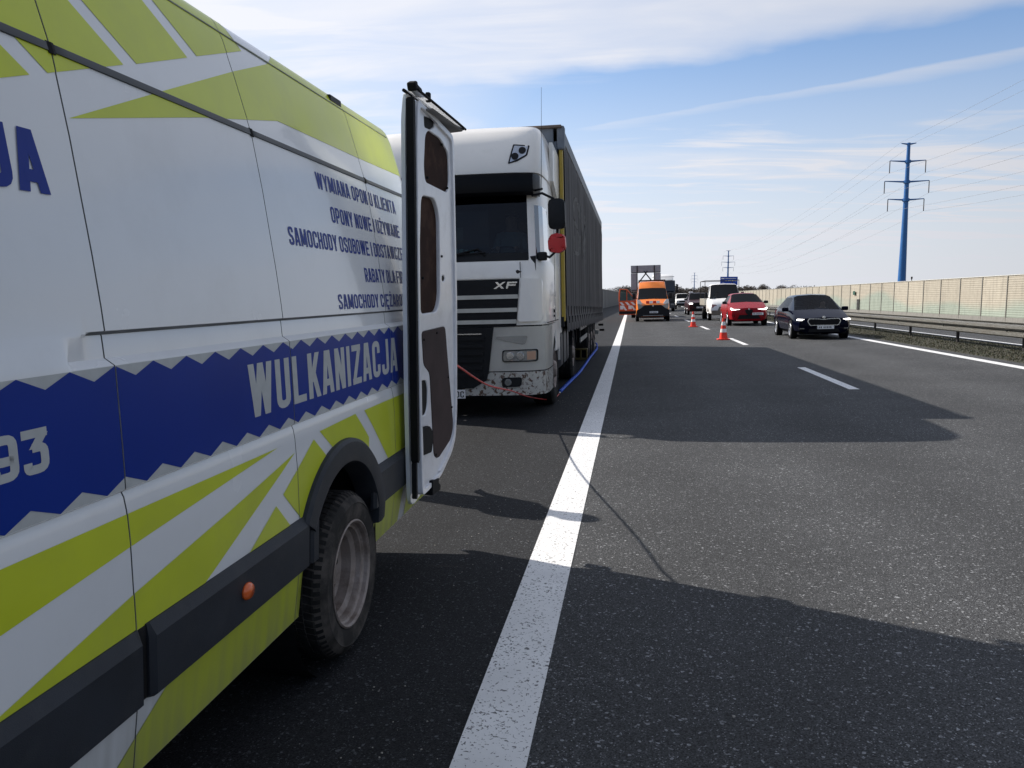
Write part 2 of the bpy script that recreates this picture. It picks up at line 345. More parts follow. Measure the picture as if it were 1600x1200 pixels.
def ribbon(pts, t, closed=False):
    n = len(pts); L = []; Rr = []
    P = [Vector(p) for p in pts]
    for i in range(n):
        a = P[i - 1] if (i > 0 or closed) else None; b = P[(i + 1) % n] if (i < n - 1 or closed) else None
        d1 = (P[i] - a).normalized() if a is not None and (P[i] - a).length > 1e-6 else None
        d2 = (b - P[i]).normalized() if b is not None and (b - P[i]).length > 1e-6 else None
        if d1 is None: d1 = d2
        if d2 is None: d2 = d1
        n1 = Vector((-d1.y, d1.x)); n2 = Vector((-d2.y, d2.x)); m = (n1 + n2)
        m = m / max(m.length, 1e-6); k = 1 / max(m.dot(n1), .5)
        L.append(P[i] + m * t / 2 * k); Rr.append(P[i] - m * t / 2 * k)
    qs = []
    rng = range(n if closed else n - 1)
    for i in rng: j = (i + 1) % n; qs.append([L[i], L[j], Rr[j], Rr[i]])
    return qs
def text_quads(s, t=.15, w=.46, gap=.09, space=.22):
    """list of (quad, layer) in units of the letter height, and the total width"""
    x = 0; o = []
    for ch in s:
        if ch == ' ': x += space; continue
        g, gw = glyph(ch, t, w)
        for li, p in enumerate(g):
            if p[0] == 'D':
                _, x0, y0, x1, y1 = p; hx = t / 2 * math.hypot(x1 - x0, y1 - y0) / abs(y1 - y0)
                hx = min(hx, t * .75)
                qs = [[Vector((x0 - hx, y0)), Vector((x0 + hx, y0)), Vector((x1 + hx, y1)), Vector((x1 - hx, y1))]]
            else: qs = ribbon(p[1], t, p[0] == 'C')
            for q in qs: o.append(([(v.x + x, v.y) for v in q], li))
        x += gw + gap
    return o, x - gap
def flat_text(s, origin, ux, uz, nrm, height, width=None, t=.15, w=.46, gap=.09, slant=0):
    """flat lettering on a plane: origin lower left, ux/uz unit vectors"""
    qs, tw = text_quads(s, t, w, gap); bm = bmesh.new()
    sx = (width / tw) if width else height
    origin = Vector(origin); ux = Vector(ux); uz = Vector(uz); nrm = Vector(nrm)
    for q, li in qs:
        vs = [bm.verts.new(origin + ux * (p[0] * sx + p[1] * slant * height) + uz * p[1] * height + nrm * (.0004 * li)) for p in q]
        try: bm.faces.new(vs)
        except ValueError: pass
    return bm
# ------------------------------------------------------------------ ground and roads
def strip(name, xs, y0, y1, dz, m, ys=None, kind='structure'):
    bm = bmesh.new(); rows = []
    ys = ys or [y0, y1]
    for y in ys: rows.append([bm.verts.new((x, y, crossG(x) + dz)) for x in xs])
    for a, b in zip(rows, rows[1:]):
        for i in range(len(xs) - 1): bm.faces.new((a[i], a[i + 1], b[i + 1], b[i]))
    o = obj(name, bm, m); o['kind'] = kind; return o
def asphalt(name, base, lightf):
    m = bpy.data.materials.new(name); m.use_nodes = True; t = m.node_tree; b = t.nodes['Principled BSDF']; tcn = nd(t, 'ShaderNodeTexCoord')
    v = nd(t, 'ShaderNodeTexVoronoi'); v.inputs['Scale'].default_value = 215; t.links.new(tcn.outputs['Object'], v.inputs[0])
    v2 = nd(t, 'ShaderNodeTexVoronoi'); v2.inputs['Scale'].default_value = 95; t.links.new(tcn.outputs['Object'], v2.inputs[0])
    n = nd(t, 'ShaderNodeTexNoise'); n.inputs['Scale'].default_value = .8; n.inputs['Detail'].default_value = 8; t.links.new(tcn.outputs['Object'], n.inputs[0])
    mp = nd(t, 'ShaderNodeMapping'); mp.inputs['Scale'].default_value = (1.6, .05, 1); t.links.new(tcn.outputs['Object'], mp.inputs[0])
    n2 = nd(t, 'ShaderNodeTexNoise'); n2.inputs['Scale'].default_value = 1.4; n2.inputs['Detail'].default_value = 5; t.links.new(mp.outputs[0], n2.inputs[0])
    s1 = nd(t, 'ShaderNodeSeparateColor'); t.links.new(v.outputs['Color'], s1.inputs[0])
    s2 = nd(t, 'ShaderNodeSeparateColor'); t.links.new(v2.outputs['Color'], s2.inputs[0])
    g1 = nd(t, 'ShaderNodeMapRange'); g1.inputs[1].default_value = 0; g1.inputs[2].default_value = 1; g1.inputs[3].default_value = .35; g1.inputs[4].default_value = 1.6; t.links.new(s1.outputs[0], g1.inputs[0])
    g2 = nd(t, 'ShaderNodeMapRange'); g2.inputs[1].default_value = .945; g2.inputs[2].default_value = 1.0; g2.inputs[3].default_value = 0; g2.inputs[4].default_value = lightf; t.links.new(s1.outputs[1], g2.inputs[0])
    g3 = nd(t, 'ShaderNodeMapRange'); g3.inputs[1].default_value = .97; g3.inputs[2].default_value = .99; g3.inputs[3].default_value = 0; g3.inputs[4].default_value = lightf * .8; t.links.new(s2.outputs[0], g3.inputs[0])
    l1 = nd(t, 'ShaderNodeMapRange'); l1.inputs[1].default_value = .3; l1.inputs[2].default_value = .7; l1.inputs[3].default_value = .86; l1.inputs[4].default_value = 1.14; t.links.new(n.outputs[0], l1.inputs[0])
    l2 = nd(t, 'ShaderNodeMapRange'); l2.inputs[1].default_value = .3; l2.inputs[2].default_value = .7; l2.inputs[3].default_value = .88; l2.inputs[4].default_value = 1.12; t.links.new(n2.outputs[0], l2.inputs[0])
    sx_ = nd(t, 'ShaderNodeSeparateXYZ'); t.links.new(tcn.outputs['Object'], sx_.inputs[0])
    trk = wmath('MULTIPLY', wmath('ADD', wmath('COSINE', wmath('MULTIPLY', wmath('ADD', sx_.outputs[0], .55, t), 3.22, t), None, t), 0, t), wmath('MULTIPLY', n2.outputs[0], .16, t), t)   # wheel tracks, two to a lane
    mo = nd(t, 'ShaderNodeMapping'); mo.inputs['Scale'].default_value = (1.6, .35, 1); t.links.new(tcn.outputs['Object'], mo.inputs[0])
    no_ = nd(t, 'ShaderNodeTexNoise'); no_.inputs['Scale'].default_value = 1.3; no_.inputs['Detail'].default_value = 10; no_.inputs['Roughness'].default_value = .7; t.links.new(mo.outputs[0], no_.inputs[0])
    oil = nd(t, 'ShaderNodeMapRange'); oil.inputs[1].default_value = .66; oil.inputs[2].default_value = .78; oil.inputs[3].default_value = 1; oil.inputs[4].default_value = .68; t.links.new(no_.outputs[0], oil.inputs[0])
    wear = wmath('MULTIPLY', wmath('ADD', trk, 1.0, t), oil.outputs[0], t)
    f = wmath('MULTIPLY', wear, wmath('MULTIPLY', wmath('ADD', wmath('ADD', g1.outputs[0], g2.outputs[0], t), g3.outputs[0], t), l1.outputs[0], t), t)
    x = nd(t, 'ShaderNodeVectorMath', operation='SCALE'); x.inputs[0].default_value = base; t.links.new(f, x.inputs['Scale']); t.links.new(x.outputs[0], b.inputs['Base Color'])
    b.inputs['Roughness'].default_value = .8; b.inputs['Specular IOR Level'].default_value = .16
    bp = nd(t, 'ShaderNodeBump'); bp.inputs['Strength'].default_value = .55; bp.inputs['Distance'].default_value = .004
    hh = wmath('SUBTRACT', wmath('MULTIPLY', s1.outputs[2], .6, t), v.outputs['Distance'], t)
    t.links.new(hh, bp.inputs['Height']); t.links.new(bp.outputs[0], b.inputs['Normal'])
    return m
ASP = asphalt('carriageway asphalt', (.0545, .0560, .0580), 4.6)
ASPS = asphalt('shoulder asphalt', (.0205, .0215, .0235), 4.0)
def paint_mat():
    m = bpy.data.materials.new('worn road paint'); m.use_nodes = True; t = m.node_tree; b = t.nodes['Principled BSDF']; tcn = nd(t, 'ShaderNodeTexCoord')
    v = nd(t, 'ShaderNodeTexNoise'); v.inputs['Scale'].default_value = 75; v.inputs['Detail'].default_value = 3; v.inputs['Distortion'].default_value = .6; t.links.new(tcn.outputs['Object'], v.inputs[0])
    n = nd(t, 'ShaderNodeTexNoise'); n.inputs['Scale'].default_value = 3; n.inputs['Detail'].default_value = 6; t.links.new(tcn.outputs['Object'], n.inputs[0])
    s = wmath('ADD', v.outputs[0], wmath('MULTIPLY', n.outputs[0], .18, t), t)
    r = nd(t, 'ShaderNodeMapRange'); r.inputs[1].default_value = .685; r.inputs[2].default_value = .74; t.links.new(s, r.inputs[0])
    l = nd(t, 'ShaderNodeMapRange'); l.inputs[1].default_value = .3; l.inputs[2].default_value = .7; l.inputs[3].default_value = .82; l.inputs[4].default_value = 1.0; t.links.new(n.outputs[0], l.inputs[0])
    sc = nd(t, 'ShaderNodeVectorMath', operation='SCALE'); sc.inputs[0].default_value = (.82, .82, .815); t.links.new(l.outputs[0], sc.inputs['Scale'])
    x = nd(t, 'ShaderNodeMix', data_type='RGBA'); t.links.new(r.outputs[0], x.inputs[0]); t.links.new(sc.outputs[0], x.inputs[6]); x.inputs[7].default_value = (.11, .11, .11, 1)
    t.links.new(x.outputs[2], b.inputs['Base Color']); b.inputs['Roughness'].default_value = .6
    bp = nd(t, 'ShaderNodeBump'); bp.inputs['Strength'].default_value = .35; bp.inputs['Distance'].default_value = .004; t.links.new(v.outputs[0], bp.inputs['Height']); t.links.new(bp.outputs[0], b.inputs['Normal'])
    return m
LINE = paint_mat()
def ground_mat(name, c1_, c2_, sc=3):
    m = bpy.data.materials.new(name); m.use_nodes = True; t = m.node_tree; b = t.nodes['Principled BSDF']; tcn = nd(t, 'ShaderNodeTexCoord')
    n = nd(t, 'ShaderNodeTexNoise'); n.inputs['Scale'].default_value = sc; n.inputs['Detail'].default_value = 10; n.inputs['Roughness'].default_value = .7; t.links.new(tcn.outputs['Object'], n.inputs[0])
    r = nd(t, 'ShaderNodeMapRange'); r.inputs[1].default_value = .35; r.inputs[2].default_value = .65; t.links.new(n.outputs[0], r.inputs[0])
    x = nd(t, 'ShaderNodeMix', data_type='RGBA'); t.links.new(r.outputs[0], x.inputs[0]); x.inputs[6].default_value = (*c1_, 1); x.inputs[7].default_value = (*c2_, 1)
    t.links.new(x.outputs[2], b.inputs['Base Color']); b.inputs['Roughness'].default_value = .95
    bp = nd(t, 'ShaderNodeBump'); bp.inputs['Strength'].default_value = .6; bp.inputs['Distance'].default_value = .03; t.links.new(n.outputs[0], bp.inputs['Height']); t.links.new(bp.outputs[0], b.inputs['Normal'])
    return m
FIELD = ground_mat('spring field', (.06, .065, .03), (.10, .085, .05), 1.2)
VERGE = ground_mat('median turf', (.024, .027, .013), (.048, .042, .027), 3)
Y0, Y1 = -40, 900
strip('ground', [-3000, -400, -60, -5.6, -4.4, 9.3, 10.3, 24, 60, 400, 3000], -600, 4500, -.05, FIELD, ys=[-600, -40, 900, 4500])
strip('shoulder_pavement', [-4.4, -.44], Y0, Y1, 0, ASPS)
strip('road', [-.44, 7.85], Y0, Y1, 0, ASP)
strip('median_verge', [7.85, 9.3, 10.3], Y0, Y1, -.006, VERGE)
strip('opposite_road', [10.3, 21.6], Y0, Y1, 0, ASP)
strip('edge_line_left', [-.565, -.315], Y0, 700, .004, LINE)
strip('edge_line_right', [7.30, 7.54], Y0, 700, .004, LINE)
strip('edge_line_opposite', [10.55, 10.79], Y0, 700, .004, LINE)
strip('edge_line_opposite_outer', [18.4, 18.64], Y0, 700, .004, LINE)
# lane dashes: 4 m painted, 8 m gap
bm = bmesh.new()
y = 13.1 - 12 * 4
while y < 400:
    v = [bm.verts.new((x, yy, crossG(x) + .004)) for x, yy in ((3.41, y), (3.57, y), (3.57, y + 4), (3.41, y + 4))]; bm.faces.new(v)
    v = [bm.verts.new((x, yy, crossG(x) + .004)) for x, yy in ((14.4, y), (14.56, y), (14.56, y + 4), (14.4, y + 4))]; bm.faces.new(v)
    y += 12
o = obj('lane_dashes', bm, LINE); o['kind'] = 'structure'
# grit on the hard shoulder and beside the edge line
bm = bmesh.new()
for _ in range(420):
    x = random.choice((random.uniform(-1.25, -.58), random.uniform(-.30, 3.0), random.uniform(-1.0, -.58))); yy = random.uniform(1.8, 13)
    r_ = random.uniform(.0015, .0045) * (1.6 if random.random() < .06 else 1); b_ = bmesh.ops.create_icosphere(bm, subdivisions=1, radius=r_)
    for v in b_['verts']: v.co = Vector((v.co.x * random.uniform(.7, 1.3), v.co.y * random.uniform(.7, 1.3), v.co.z * .7)) + Vector((x, yy, crossG(x) + r_ * .5 + .004))
tag(obj('grit', bm, mat('pale grit', (.30, .28, .25), .8, noise=.4, nscale=40)), 'loose pale grit scattered over the asphalt near the edge line', 'grit', kind='stuff')
# grass tufts on the median
def blades(name, n, x0, x1, ya, yb, hmin, hmax, m, powr=2.0):
    bm = bmesh.new()
    for _ in range(n):
        x = random.uniform(x0, x1); yy = ya + (yb - ya) * random.random() ** powr
        h = random.uniform(hmin, hmax); a = random.uniform(0, math.pi); w_ = random.uniform(.006, .014)
        dx, dy = math.cos(a) * w_, math.sin(a) * w_; lx, ly = random.uniform(-.5, .5) * h, random.uniform(-.5, .5) * h; z = crossG(x) - .008
        bm.faces.new((bm.verts.new((x - dx, yy - dy, z)), bm.verts.new((x + dx, yy + dy, z)), bm.verts.new((x + lx, yy + ly, z + h))))
    return obj(name, bm, m)
g1_ = blades('grass', 26000, 7.95, 10.25, 12, 75, .012, .045, mat('grass blades', (.026, .034, .013), .9, noise=.4, nscale=2))
tag(g1_, 'short dull green grass growing on the median under the guardrail', 'grass', kind='stuff')
g2_ = blades('dry_grass', 14000, 7.9, 10.25, 12, 75, .012, .04, mat('dry blades', (.075, .062, .034), .9, noise=.3, nscale=2))
tag(g2_, 'dry straw coloured grass mixed into the median turf', 'grass', kind='stuff')
# ------------------------------------------------------------------ guardrails
WPROF = [(.0, .0), (-.035, .012), (-.082, .035), (-.085, .095), (-.045, .118), (.0, .135), (.0, .172), (-.045, .190), (-.085, .213), (-.082, .275), (-.035, .298), (.0, .31)]
def beam_bm(x, side, z0, y0_, y1_):
    bm = bmesh.new(); a = [bm.verts.new((x + px_ * side, y0_, z0 + pz)) for px_, pz in WPROF]; b = [bm.verts.new((x + px_ * side, y1_, z0 + pz)) for px_, pz in WPROF]
    for k in range(len(a) - 1): bm.faces.new((a[k], a[k + 1], b[k + 1], b[k]))
    if y1_ - y0_ < 10: bmesh.ops.solidify(bm, geom=bm.faces[:], thickness=.004)
    return bm
def guardrail(name, x, beams, z0, label, ya, yb, n_):
    root = empty(name, (x, ya, crossG(x))); tag(root, label, 'guardrail')
    seg = 4.0
    srcs = [obj('beam', beam_bm(bx_, sd, z0, .003, seg - .003), STEEL, root, smooth=40) for bx_, sd in beams]
    srcs.append(obj('post', cbox((.0, 0, (z0 + .28) / 2 - .1), (.055, .11, z0 + .48), .01), POSTM, root))
    for bx_, sd in beams: srcs.append(obj('bracket', cbox((bx_ / 2 + .0, 0, z0 + .155), (abs(bx_) - .05, .07, .12), .01), POSTM, root))
    srcs.append(obj('reflector', cbox((beams[0][0] - .09, 0, z0 + .155), (.02, .05, .05), .005), RUB, root))
    for i in range(1, n_):
        for src in srcs: c = src.copy(); COL.objects.link(c); c.location = (0, i * seg, 0)
    for bx_, sd in beams: obj('far_beam', beam_bm(bx_, sd, z0, n_ * seg, 800 - ya), STEEL, root)
    return root
guardrail('guardrail', 9.42, [(-.32, 1), (.34, -1)], .335, 'double sided steel guardrail on dark posts along the grass median', -11.1, 800, 60)
# ------------------------------------------------------------------ noise barriers
def cream_mat():
    m = bpy.data.materials.new('cream green barrier'); m.use_nodes = True; t = m.node_tree; b = t.nodes['Principled BSDF']
    ge = nd(t, 'ShaderNodeNewGeometry'); s = nd(t, 'ShaderNodeSeparateXYZ'); t.links.new(ge.outputs['Position'], s.inputs[0])
    mp = nd(t, 'ShaderNodeMapping'); mp.inputs['Scale'].default_value = (.0, .05, .2); t.links.new(ge.outputs['Position'], mp.inputs[0])
    n = nd(t, 'ShaderNodeTexNoise'); n.inputs['Scale'].default_value = 1.1; n.inputs['Detail'].default_value = 2; t.links.new(mp.outputs[0], n.inputs[0])
    lim = wmath('MULTIPLY', wmath('SUBTRACT', n.outputs[0], .28, t), 5.0, t)
    r = nd(t, 'ShaderNodeMapRange'); r.inputs[1].default_value = -.35; r.inputs[2].default_value = .35; t.links.new(wmath('SUBTRACT', s.outputs[2], lim, t), r.inputs[0])
    x = nd(t, 'ShaderNodeMix', data_type='RGBA'); t.links.new(r.outputs[0], x.inputs[0]); x.inputs[6].default_value = (.275, .315, .262, 1); x.inputs[7].default_value = (.365, .33, .265, 1)
    n3 = nd(t, 'ShaderNodeTexNoise'); n3.inputs['Scale'].default_value = 2.5; n3.inputs['Detail'].default_value = 8; t.links.new(ge.outputs['Position'], n3.inputs[0])
    l = nd(t, 'ShaderNodeMapRange'); l.inputs[1].default_value = .3; l.inputs[2].default_value = .7; l.inputs[3].default_value = .9; l.inputs[4].default_value = 1.06; t.links.new(n3.outputs[0], l.inputs[0])
    oi = nd(t, 'ShaderNodeObjectInfo'); rv = nd(t, 'ShaderNodeMapRange'); rv.inputs[3].default_value = .91; rv.inputs[4].default_value = 1.05; t.links.new(oi.outputs['Random'], rv.inputs[0])
    st_ = nd(t, 'ShaderNodeMapping'); st_.inputs['Scale'].default_value = (1, 2.2, .22); t.links.new(ge.outputs['Position'], st_.inputs[0]); sn_ = nd(t, 'ShaderNodeTexNoise'); sn_.inputs['Scale'].default_value = 1.5; sn_.inputs['Detail'].default_value = 7; t.links.new(st_.outputs[0], sn_.inputs[0])
    sr_ = nd(t, 'ShaderNodeMapRange'); sr_.inputs[1].default_value = .52; sr_.inputs[2].default_value = .75; sr_.inputs[3].default_value = 1; sr_.inputs[4].default_value = .72; t.links.new(sn_.outputs[0], sr_.inputs[0])
    lv = wmath('MULTIPLY', wmath('MULTIPLY', l.outputs[0], rv.outputs[0], t), sr_.outputs[0], t)
    y_ = nd(t, 'ShaderNodeVectorMath', operation='SCALE'); t.links.new(x.outputs[2], y_.inputs[0]); t.links.new(lv, y_.inputs['Scale']); t.links.new(y_.outputs[0], b.inputs['Base Color'])
    b.inputs['Roughness'].default_value = .7
    return m
def barrier(name, path, z0, z1, m, label, side, seg=4.0, skip=()):
    root = empty(name, (path[0][0], path[0][1], 0)); tag(root, label, 'noise barrier')
    H_ = z1 - z0
    bm = bmesh.new(); nr = 18; row = []
    for k in range(nr * 2 + 1):
        z = H_ * k / (nr * 2); d = -.007 if k % 2 else .007
        row.append([bm.verts.new((d * side, .06, z)), bm.verts.new((d * side, seg - .06, z))])
    for a, b in zip(row, row[1:]): bm.faces.new((a[0], a[1], b[1], b[0]))
    bk = [[bm.verts.new((.09 * side, .06, z)), bm.verts.new((.09 * side, seg - .06, z))] for z in (0, H_)]
    bm.faces.new((bk[0][0], bk[0][1], bk[1][1], bk[1][0])); bm.faces.new((row[-1][0], row[-1][1], bk[1][1], bk[1][0]))
    bm.faces.new((row[0][0], row[0][1], bk[0][1], bk[0][0]))
    p0 = obj('panel', bm, m, root); pp0 = obj('post', cbox((.03 * side, 0, H_ / 2 - .1), (.16, .10, H_ + .26), .01), mat('barrier post', (.20, .19, .17), .6, metal=.2, noise=.1), root)
    b0 = obj('base_beam', cbox((.04 * side, seg / 2, -.22), (.14, seg - .02, .42), .01), CONC, root)
    cap0 = obj('cap', cbox((.04 * side, seg / 2, H_ + .025), (.2, seg - .01, .04), .008), mat('pale cap', (.6, .58, .52), .5, noise=.05), root)
    y = path[0][1]; i = 0; first = True
    def xat(yy):
        for (xa, ya), (xb, yb) in zip(path, path[1:]):
            if yy <= yb: return xa + (xb - xa) * (yy - ya) / (yb - ya)
        return path[-1][0]
    while y < path[-1][1] and i < 110:
        xa, xb = xat(y), xat(y + seg); an = -math.atan2(xb - xa, seg)
        for src in (p0, pp0, b0, cap0):
            if i in skip and src is p0: continue
            c = src if first else src.copy()
            if not first: COL.objects.link(c)
            c.location = (xa - path[0][0], y - path[0][1], z0); c.rotation_euler = (0, 0, an)
        first = False; y += seg; i += 1
    bm = bmesh.new()
    yy = y; prev = None
    while yy < path[-1][1] + 1:
        x = xat(yy) - path[0][0]; cur = [bm.verts.new((x, yy - path[0][1], z0 - .3)), bm.verts.new((x, yy - path[0][1], z1 + .04))]
        cur2 = [bm.verts.new((x + .1 * side, yy - path[0][1], z0 - .3)), bm.verts.new((x + .1 * side, yy - path[0][1], z1 + .04))]
        if prev:
            bm.faces.new((prev[0][0], prev[0][1], cur[1], cur[0])); bm.faces.new((prev[0][1], prev[1][1], cur2[1], cur[1])); bm.faces.new((prev[1][0], prev[1][1], cur2[1], cur2[0]))
        prev = (cur, cur2); yy += 12
    if prev: obj('far_panels', bm, m, root)['kind'] = 'stuff'
    else: bm.free()
    return root
XB = 25.6
DOORI = 24
barrier('noise_barrier', [(XB, -20.3), (XB, 300), (XB + 4, 700)], .17, 3.02, cream_mat(), 'long cream and pale green ribbed noise barrier across the opposite road', 1, skip=())
barrier('noise_barrier', [(-6.0, -20), (-5.7, 60), (-4.2, 120), (-2.6, 183), (4, 330)], -.05, 2.75, mat('grey barrier', (.21, .20, .19), .8, noise=.12, nscale=1.5), 'grey noise barrier along the hard shoulder, seen far off beside the trailer', -1)
# emergency exit of the barrier
yD = XB / .2575 - 2.4
t_ = empty('emergency_exit_sign', (XB - .15, yD + .55, 2.05)); tag(t_, 'small dark green exit sign on the cream noise barrier above the louvred hatch', 'sign')
obj('sign_plate', cbox((0, 0, 0), (.03, .85, .42), .01), mat('dark green plate', (.012, .07, .045), .5, noise=.1), t_); obj('bracket', cbox((.06, 0, 0), (.09, .1, .1)), POSTM, t_)
t_ = empty('louvred_hatch', (XB - .05, yD - 1.0, .1)); tag(t_, 'dark louvred hatch in the foot of the cream noise barrier', 'hatch')
obj('frame', cbox((-.01, 0, .65), (.06, .95, 1.2), .01), mat('hatch grey', (.04, .045, .04), .6, noise=.1), t_)
for k in range(7): obj('louvre', cbox((-.06, 0, .18 + k * .155), (.05, .85, .05), .005, (0, .5, 0)), POSTM, t_)
# ------------------------------------------------------------------ far woodland
def twigs(bm, cx, cy, cz, rx, ry, rz, n, s):
    for _ in range(n):
        while True:
            p = Vector((random.uniform(-1, 1), random.uniform(-1, 1), random.uniform(-1, 1)))
            if p.length < 1: break
        p = Vector((cx + p.x * rx, cy + p.y * ry, cz + p.z * rz))
        a = Vector((random.gauss(0, 1), random.gauss(0, 1), random.gauss(0, 1) + .6)).normalized() * s * random.uniform(.5, 1.3); b = a.cross(Vector((random.random(), random.random(), .3))).normalized() * s * .28
        bm.faces.new((bm.verts.new(p - b), bm.verts.new(p + b), bm.verts.new(p + a)))
TWIG = mat('bare twigs', (.075, .062, .055), .9, noise=.35, nscale=.1)
TWIG_HAZE = mat('haze tinted twigs', (.17, .16, .15), .9, noise=.25, nscale=.1)  # distance haze is put into this paler twig colour
BARK = mat('bark', (.07, .055, .045), .9, noise=.2)
bm = bmesh.new()
for i in range(130):
    X = -8 + i * 1.0 + random.uniform(-1, 1); Yw = 560 + random.uniform(-25, 60); hh = 8.4 + 1.2 * math.sin(i * .23) + random.uniform(-1, 1.0)
    twigs(bm, X, Yw, hh * .45, 4.5, 6, hh * .55, 420, 1.0)
tag(obj('woodland', bm, TWIG), 'dark far woodland along the horizon behind the queue of traffic', 'woodland', kind='stuff')
bm = bmesh.new()
for i in range(40):
    X = -45 + i * 1.1; Yw = 520 + random.uniform(-20, 20); hh = 6.5 + 2.4 * (1 - i / 40) + random.uniform(-1, 1)
    twigs(bm, X, Yw, hh * .5, 3.5, 5, hh * .5, 120, .8)
tag(obj('hazy_woodland', bm, TWIG_HAZE), 'bare trees tinted pale grey as haze beyond the far end of the left noise barrier', 'woodland', kind='stuff')
def tree(X, Yw, hh, label, m=TWIG):
    root = empty('bare_tree', (X, Yw, -.3)); tag(root, label, 'tree', 'bare trees above the noise barrier')
    bm = bmesh.new(); tube(bm, [(0, 0, 0), (.1, 0, hh * .35), (0, .1, hh * .6)], .28, 7, .12)
    for k in range(9):
        a = k * 2.4; z = hh * (.3 + .05 * k); tube(bm, [(0, 0, z), (math.cos(a) * hh * .16, math.sin(a) * hh * .16, z + hh * .14), (math.cos(a) * hh * .25, math.sin(a) * hh * .25, z + hh * .3)], .09, 5, .03)
    obj('trunk', bm, BARK, root)
    bm = bmesh.new()
    for k in range(8):
        a = k * 2.4; twigs(bm, math.cos(a) * hh * .18, math.sin(a) * hh * .18, hh * (.55 + .045 * k), hh * .2, hh * .2, hh * .16, 220, hh * .05)
    obj('crown', bm, m, root)
tree(74, 470, 9.3, 'tallest bare tree, rounded, above the barrier at the right end of the woodland', TWIG)
tree(66, 470, 7.8, 'bare tree just left of the tallest rounded one above the barrier', TWIG)
tree(60, 480, 7.8, 'bare tree above the roof of the red car, left end of the separate trees', TWIG)
# ------------------------------------------------------------------ pylons and power lines
PY = [(50, -250), (65.8, 210), (76, 660), (94, 1240)]
ARMS = [(.179 * 210, 1.7, 0), (.156 * 210 + 1.52, 4.1, 3.0), (.133 * 210 + 1.52, 5.1, 3.0), (.1125 * 210 + 1.52, 4.15, 3.0)]
HP = .18 * 210 + 1.4
def pylon(x, y, label):
    root = empty('power_pylon', (x, y, -.5)); tag(root, label, 'pylon', 'blue tubular power pylons')
    obj('pole', tb([(0, 0, z) for z in (0, HP * .3, HP * .6, HP)], 1.05, 20, .38), PYL, root, smooth=40)
    for i, (z, w_, ins) in enumerate(ARMS):
        z += .5
        if i == 0: z = HP - .35
        bm = bmesh.new()
        for s in (-1, 1): tube(bm, [(0, 0, z), (s * w_, 0, z + .25)], .24, 8, .10)
        obj('crossarm', bm, PYL, root)
        if ins:
            obj('collar', tb([(0, 0, z - .35), (0, 0, z + .35)], .62 + .06 * i, 16), PYL, root)
            for s in (-1, 1): obj('insulator', tb([(s * w_, 0, z + .2), (s * w_, 0, z - .4), (s * w_ * 1.0, 0, z - ins + .3)], .11, 6), mat('insulator', (.08, .07, .07), .4, noise=.1), root)
    return root
pylon(*PY[1], 'nearest blue power pylon rising above the cream noise barrier')
pylon(*PY[2], 'blue power pylon standing directly behind the blue road sign')
pylon(*PY[3], 'farthest tiny power pylon above the maroon car')
pylon(*PY[0], 'blue power pylon beyond the right edge, carrying the near wires')
for (xa, ya), (xb, yb) in zip(PY, PY[1:]):
    bm = bmesh.new()
    for i, (z, w_, ins) in enumerate(ARMS):
        zz = (HP - .3 if i == 0 else z + .3 - ins)
        for s in (-1, 1):
            pts = []
            for k in range(25):
                u = k / 24; sag = 7 * 4 * u * (1 - u) * (1 if i else .75); pts.append((xa + (xb - xa) * u + s * w_, ya + (yb - ya) * u, zz - sag))
            tube(bm, pts, .022, 4, cap=False)
    tag(obj('power_line', bm, WIREM), {-250: 'sagging wires from the nearest pylon out of the upper right of view', 210: 'sagging wires between the nearest pylon and the one behind the blue sign', 660: 'faint farthest wires beyond the pylon behind the blue sign'}[ya], 'power line')
t_ = empty('mast', (32.75, 101, -.4)); tag(t_, 'short thin mast peeping over the cream barrier right of the pylon foot', 'mast')
obj('pole', tb([(0, 0, 0), (0, 0, 4.35)], .05, 6), POSTM, t_); obj('head', cbox((0, 0, 4.25), (.18, .12, .25), .02), POSTM, t_)
# ------------------------------------------------------------------ blue road sign
SX, SY = 23.9, 205
t_ = empty('road_sign', (SX, SY, crossG(SX))); tag(t_, 'blue motorway direction sign on two posts above the white flatbed', 'road sign')
obj('panel', cbox((0, 0, 5.75), (4.2, .08, 2.05), .03), SIGNB, t_)
for s in (-1.4, 1.4): obj('post', tb([(s, .15, 0), (s, .15, 6.6)], .09, 8), STEEL, t_)
bm = bmesh.new()
for (x0, z0, x1, z1) in ((-1.85, 6.2, -1.1, 6.45), (-.9, 6.28, 1.7, 6.40), (-.85, 5.65, -.5, 5.95), (-.3, 5.72, 1.8, 5.86), (-1.7, 5.2, -1.1, 5.28)): box(bm, ((x0 + x1) / 2, -.045, (z0 + z1) / 2), (x1 - x0, .01, z1 - z0))
obj('lettering', bm, WHF, t_)
# ================================================================== service van
VO = Vector((-2.2, 3.2, 0.0))
_MV = Matrix(((1, .0015, .0008), (-.0015, 1, -.0055), (-.0008, .0055, 1)))
_C = Vector((0, 0, 1.52))
VM = Matrix.Translation(_C + _MV @ (VO - _C)) @ _MV.to_4x4()
PRF = [(.26, -1.318), (.423, -1.298), (.55, -1.281), (.734, -1.279), (.938, -1.281), (1.039, -1.287), (1.075, -1.293), (1.088, -1.299), (1.096, -1.287), (1.205, -1.290), (1.418, -1.298), (1.436, -1.325), (1.492, -1.330), (1.500, -1.334), (1.505, -1.320), (1.565, -1.326), (1.692, -1.342), (1.985, -1.385), (2.19, -1.421), (2.245, -1.437), (2.42, -1.488), (2.534, -1.523), (2.575, -1.541), (2.60, -1.555), (2.617, -1.57), (2.65, -1.63), (2.69, -1.72), (2.72, -2.0), (2.73, -2.316)]
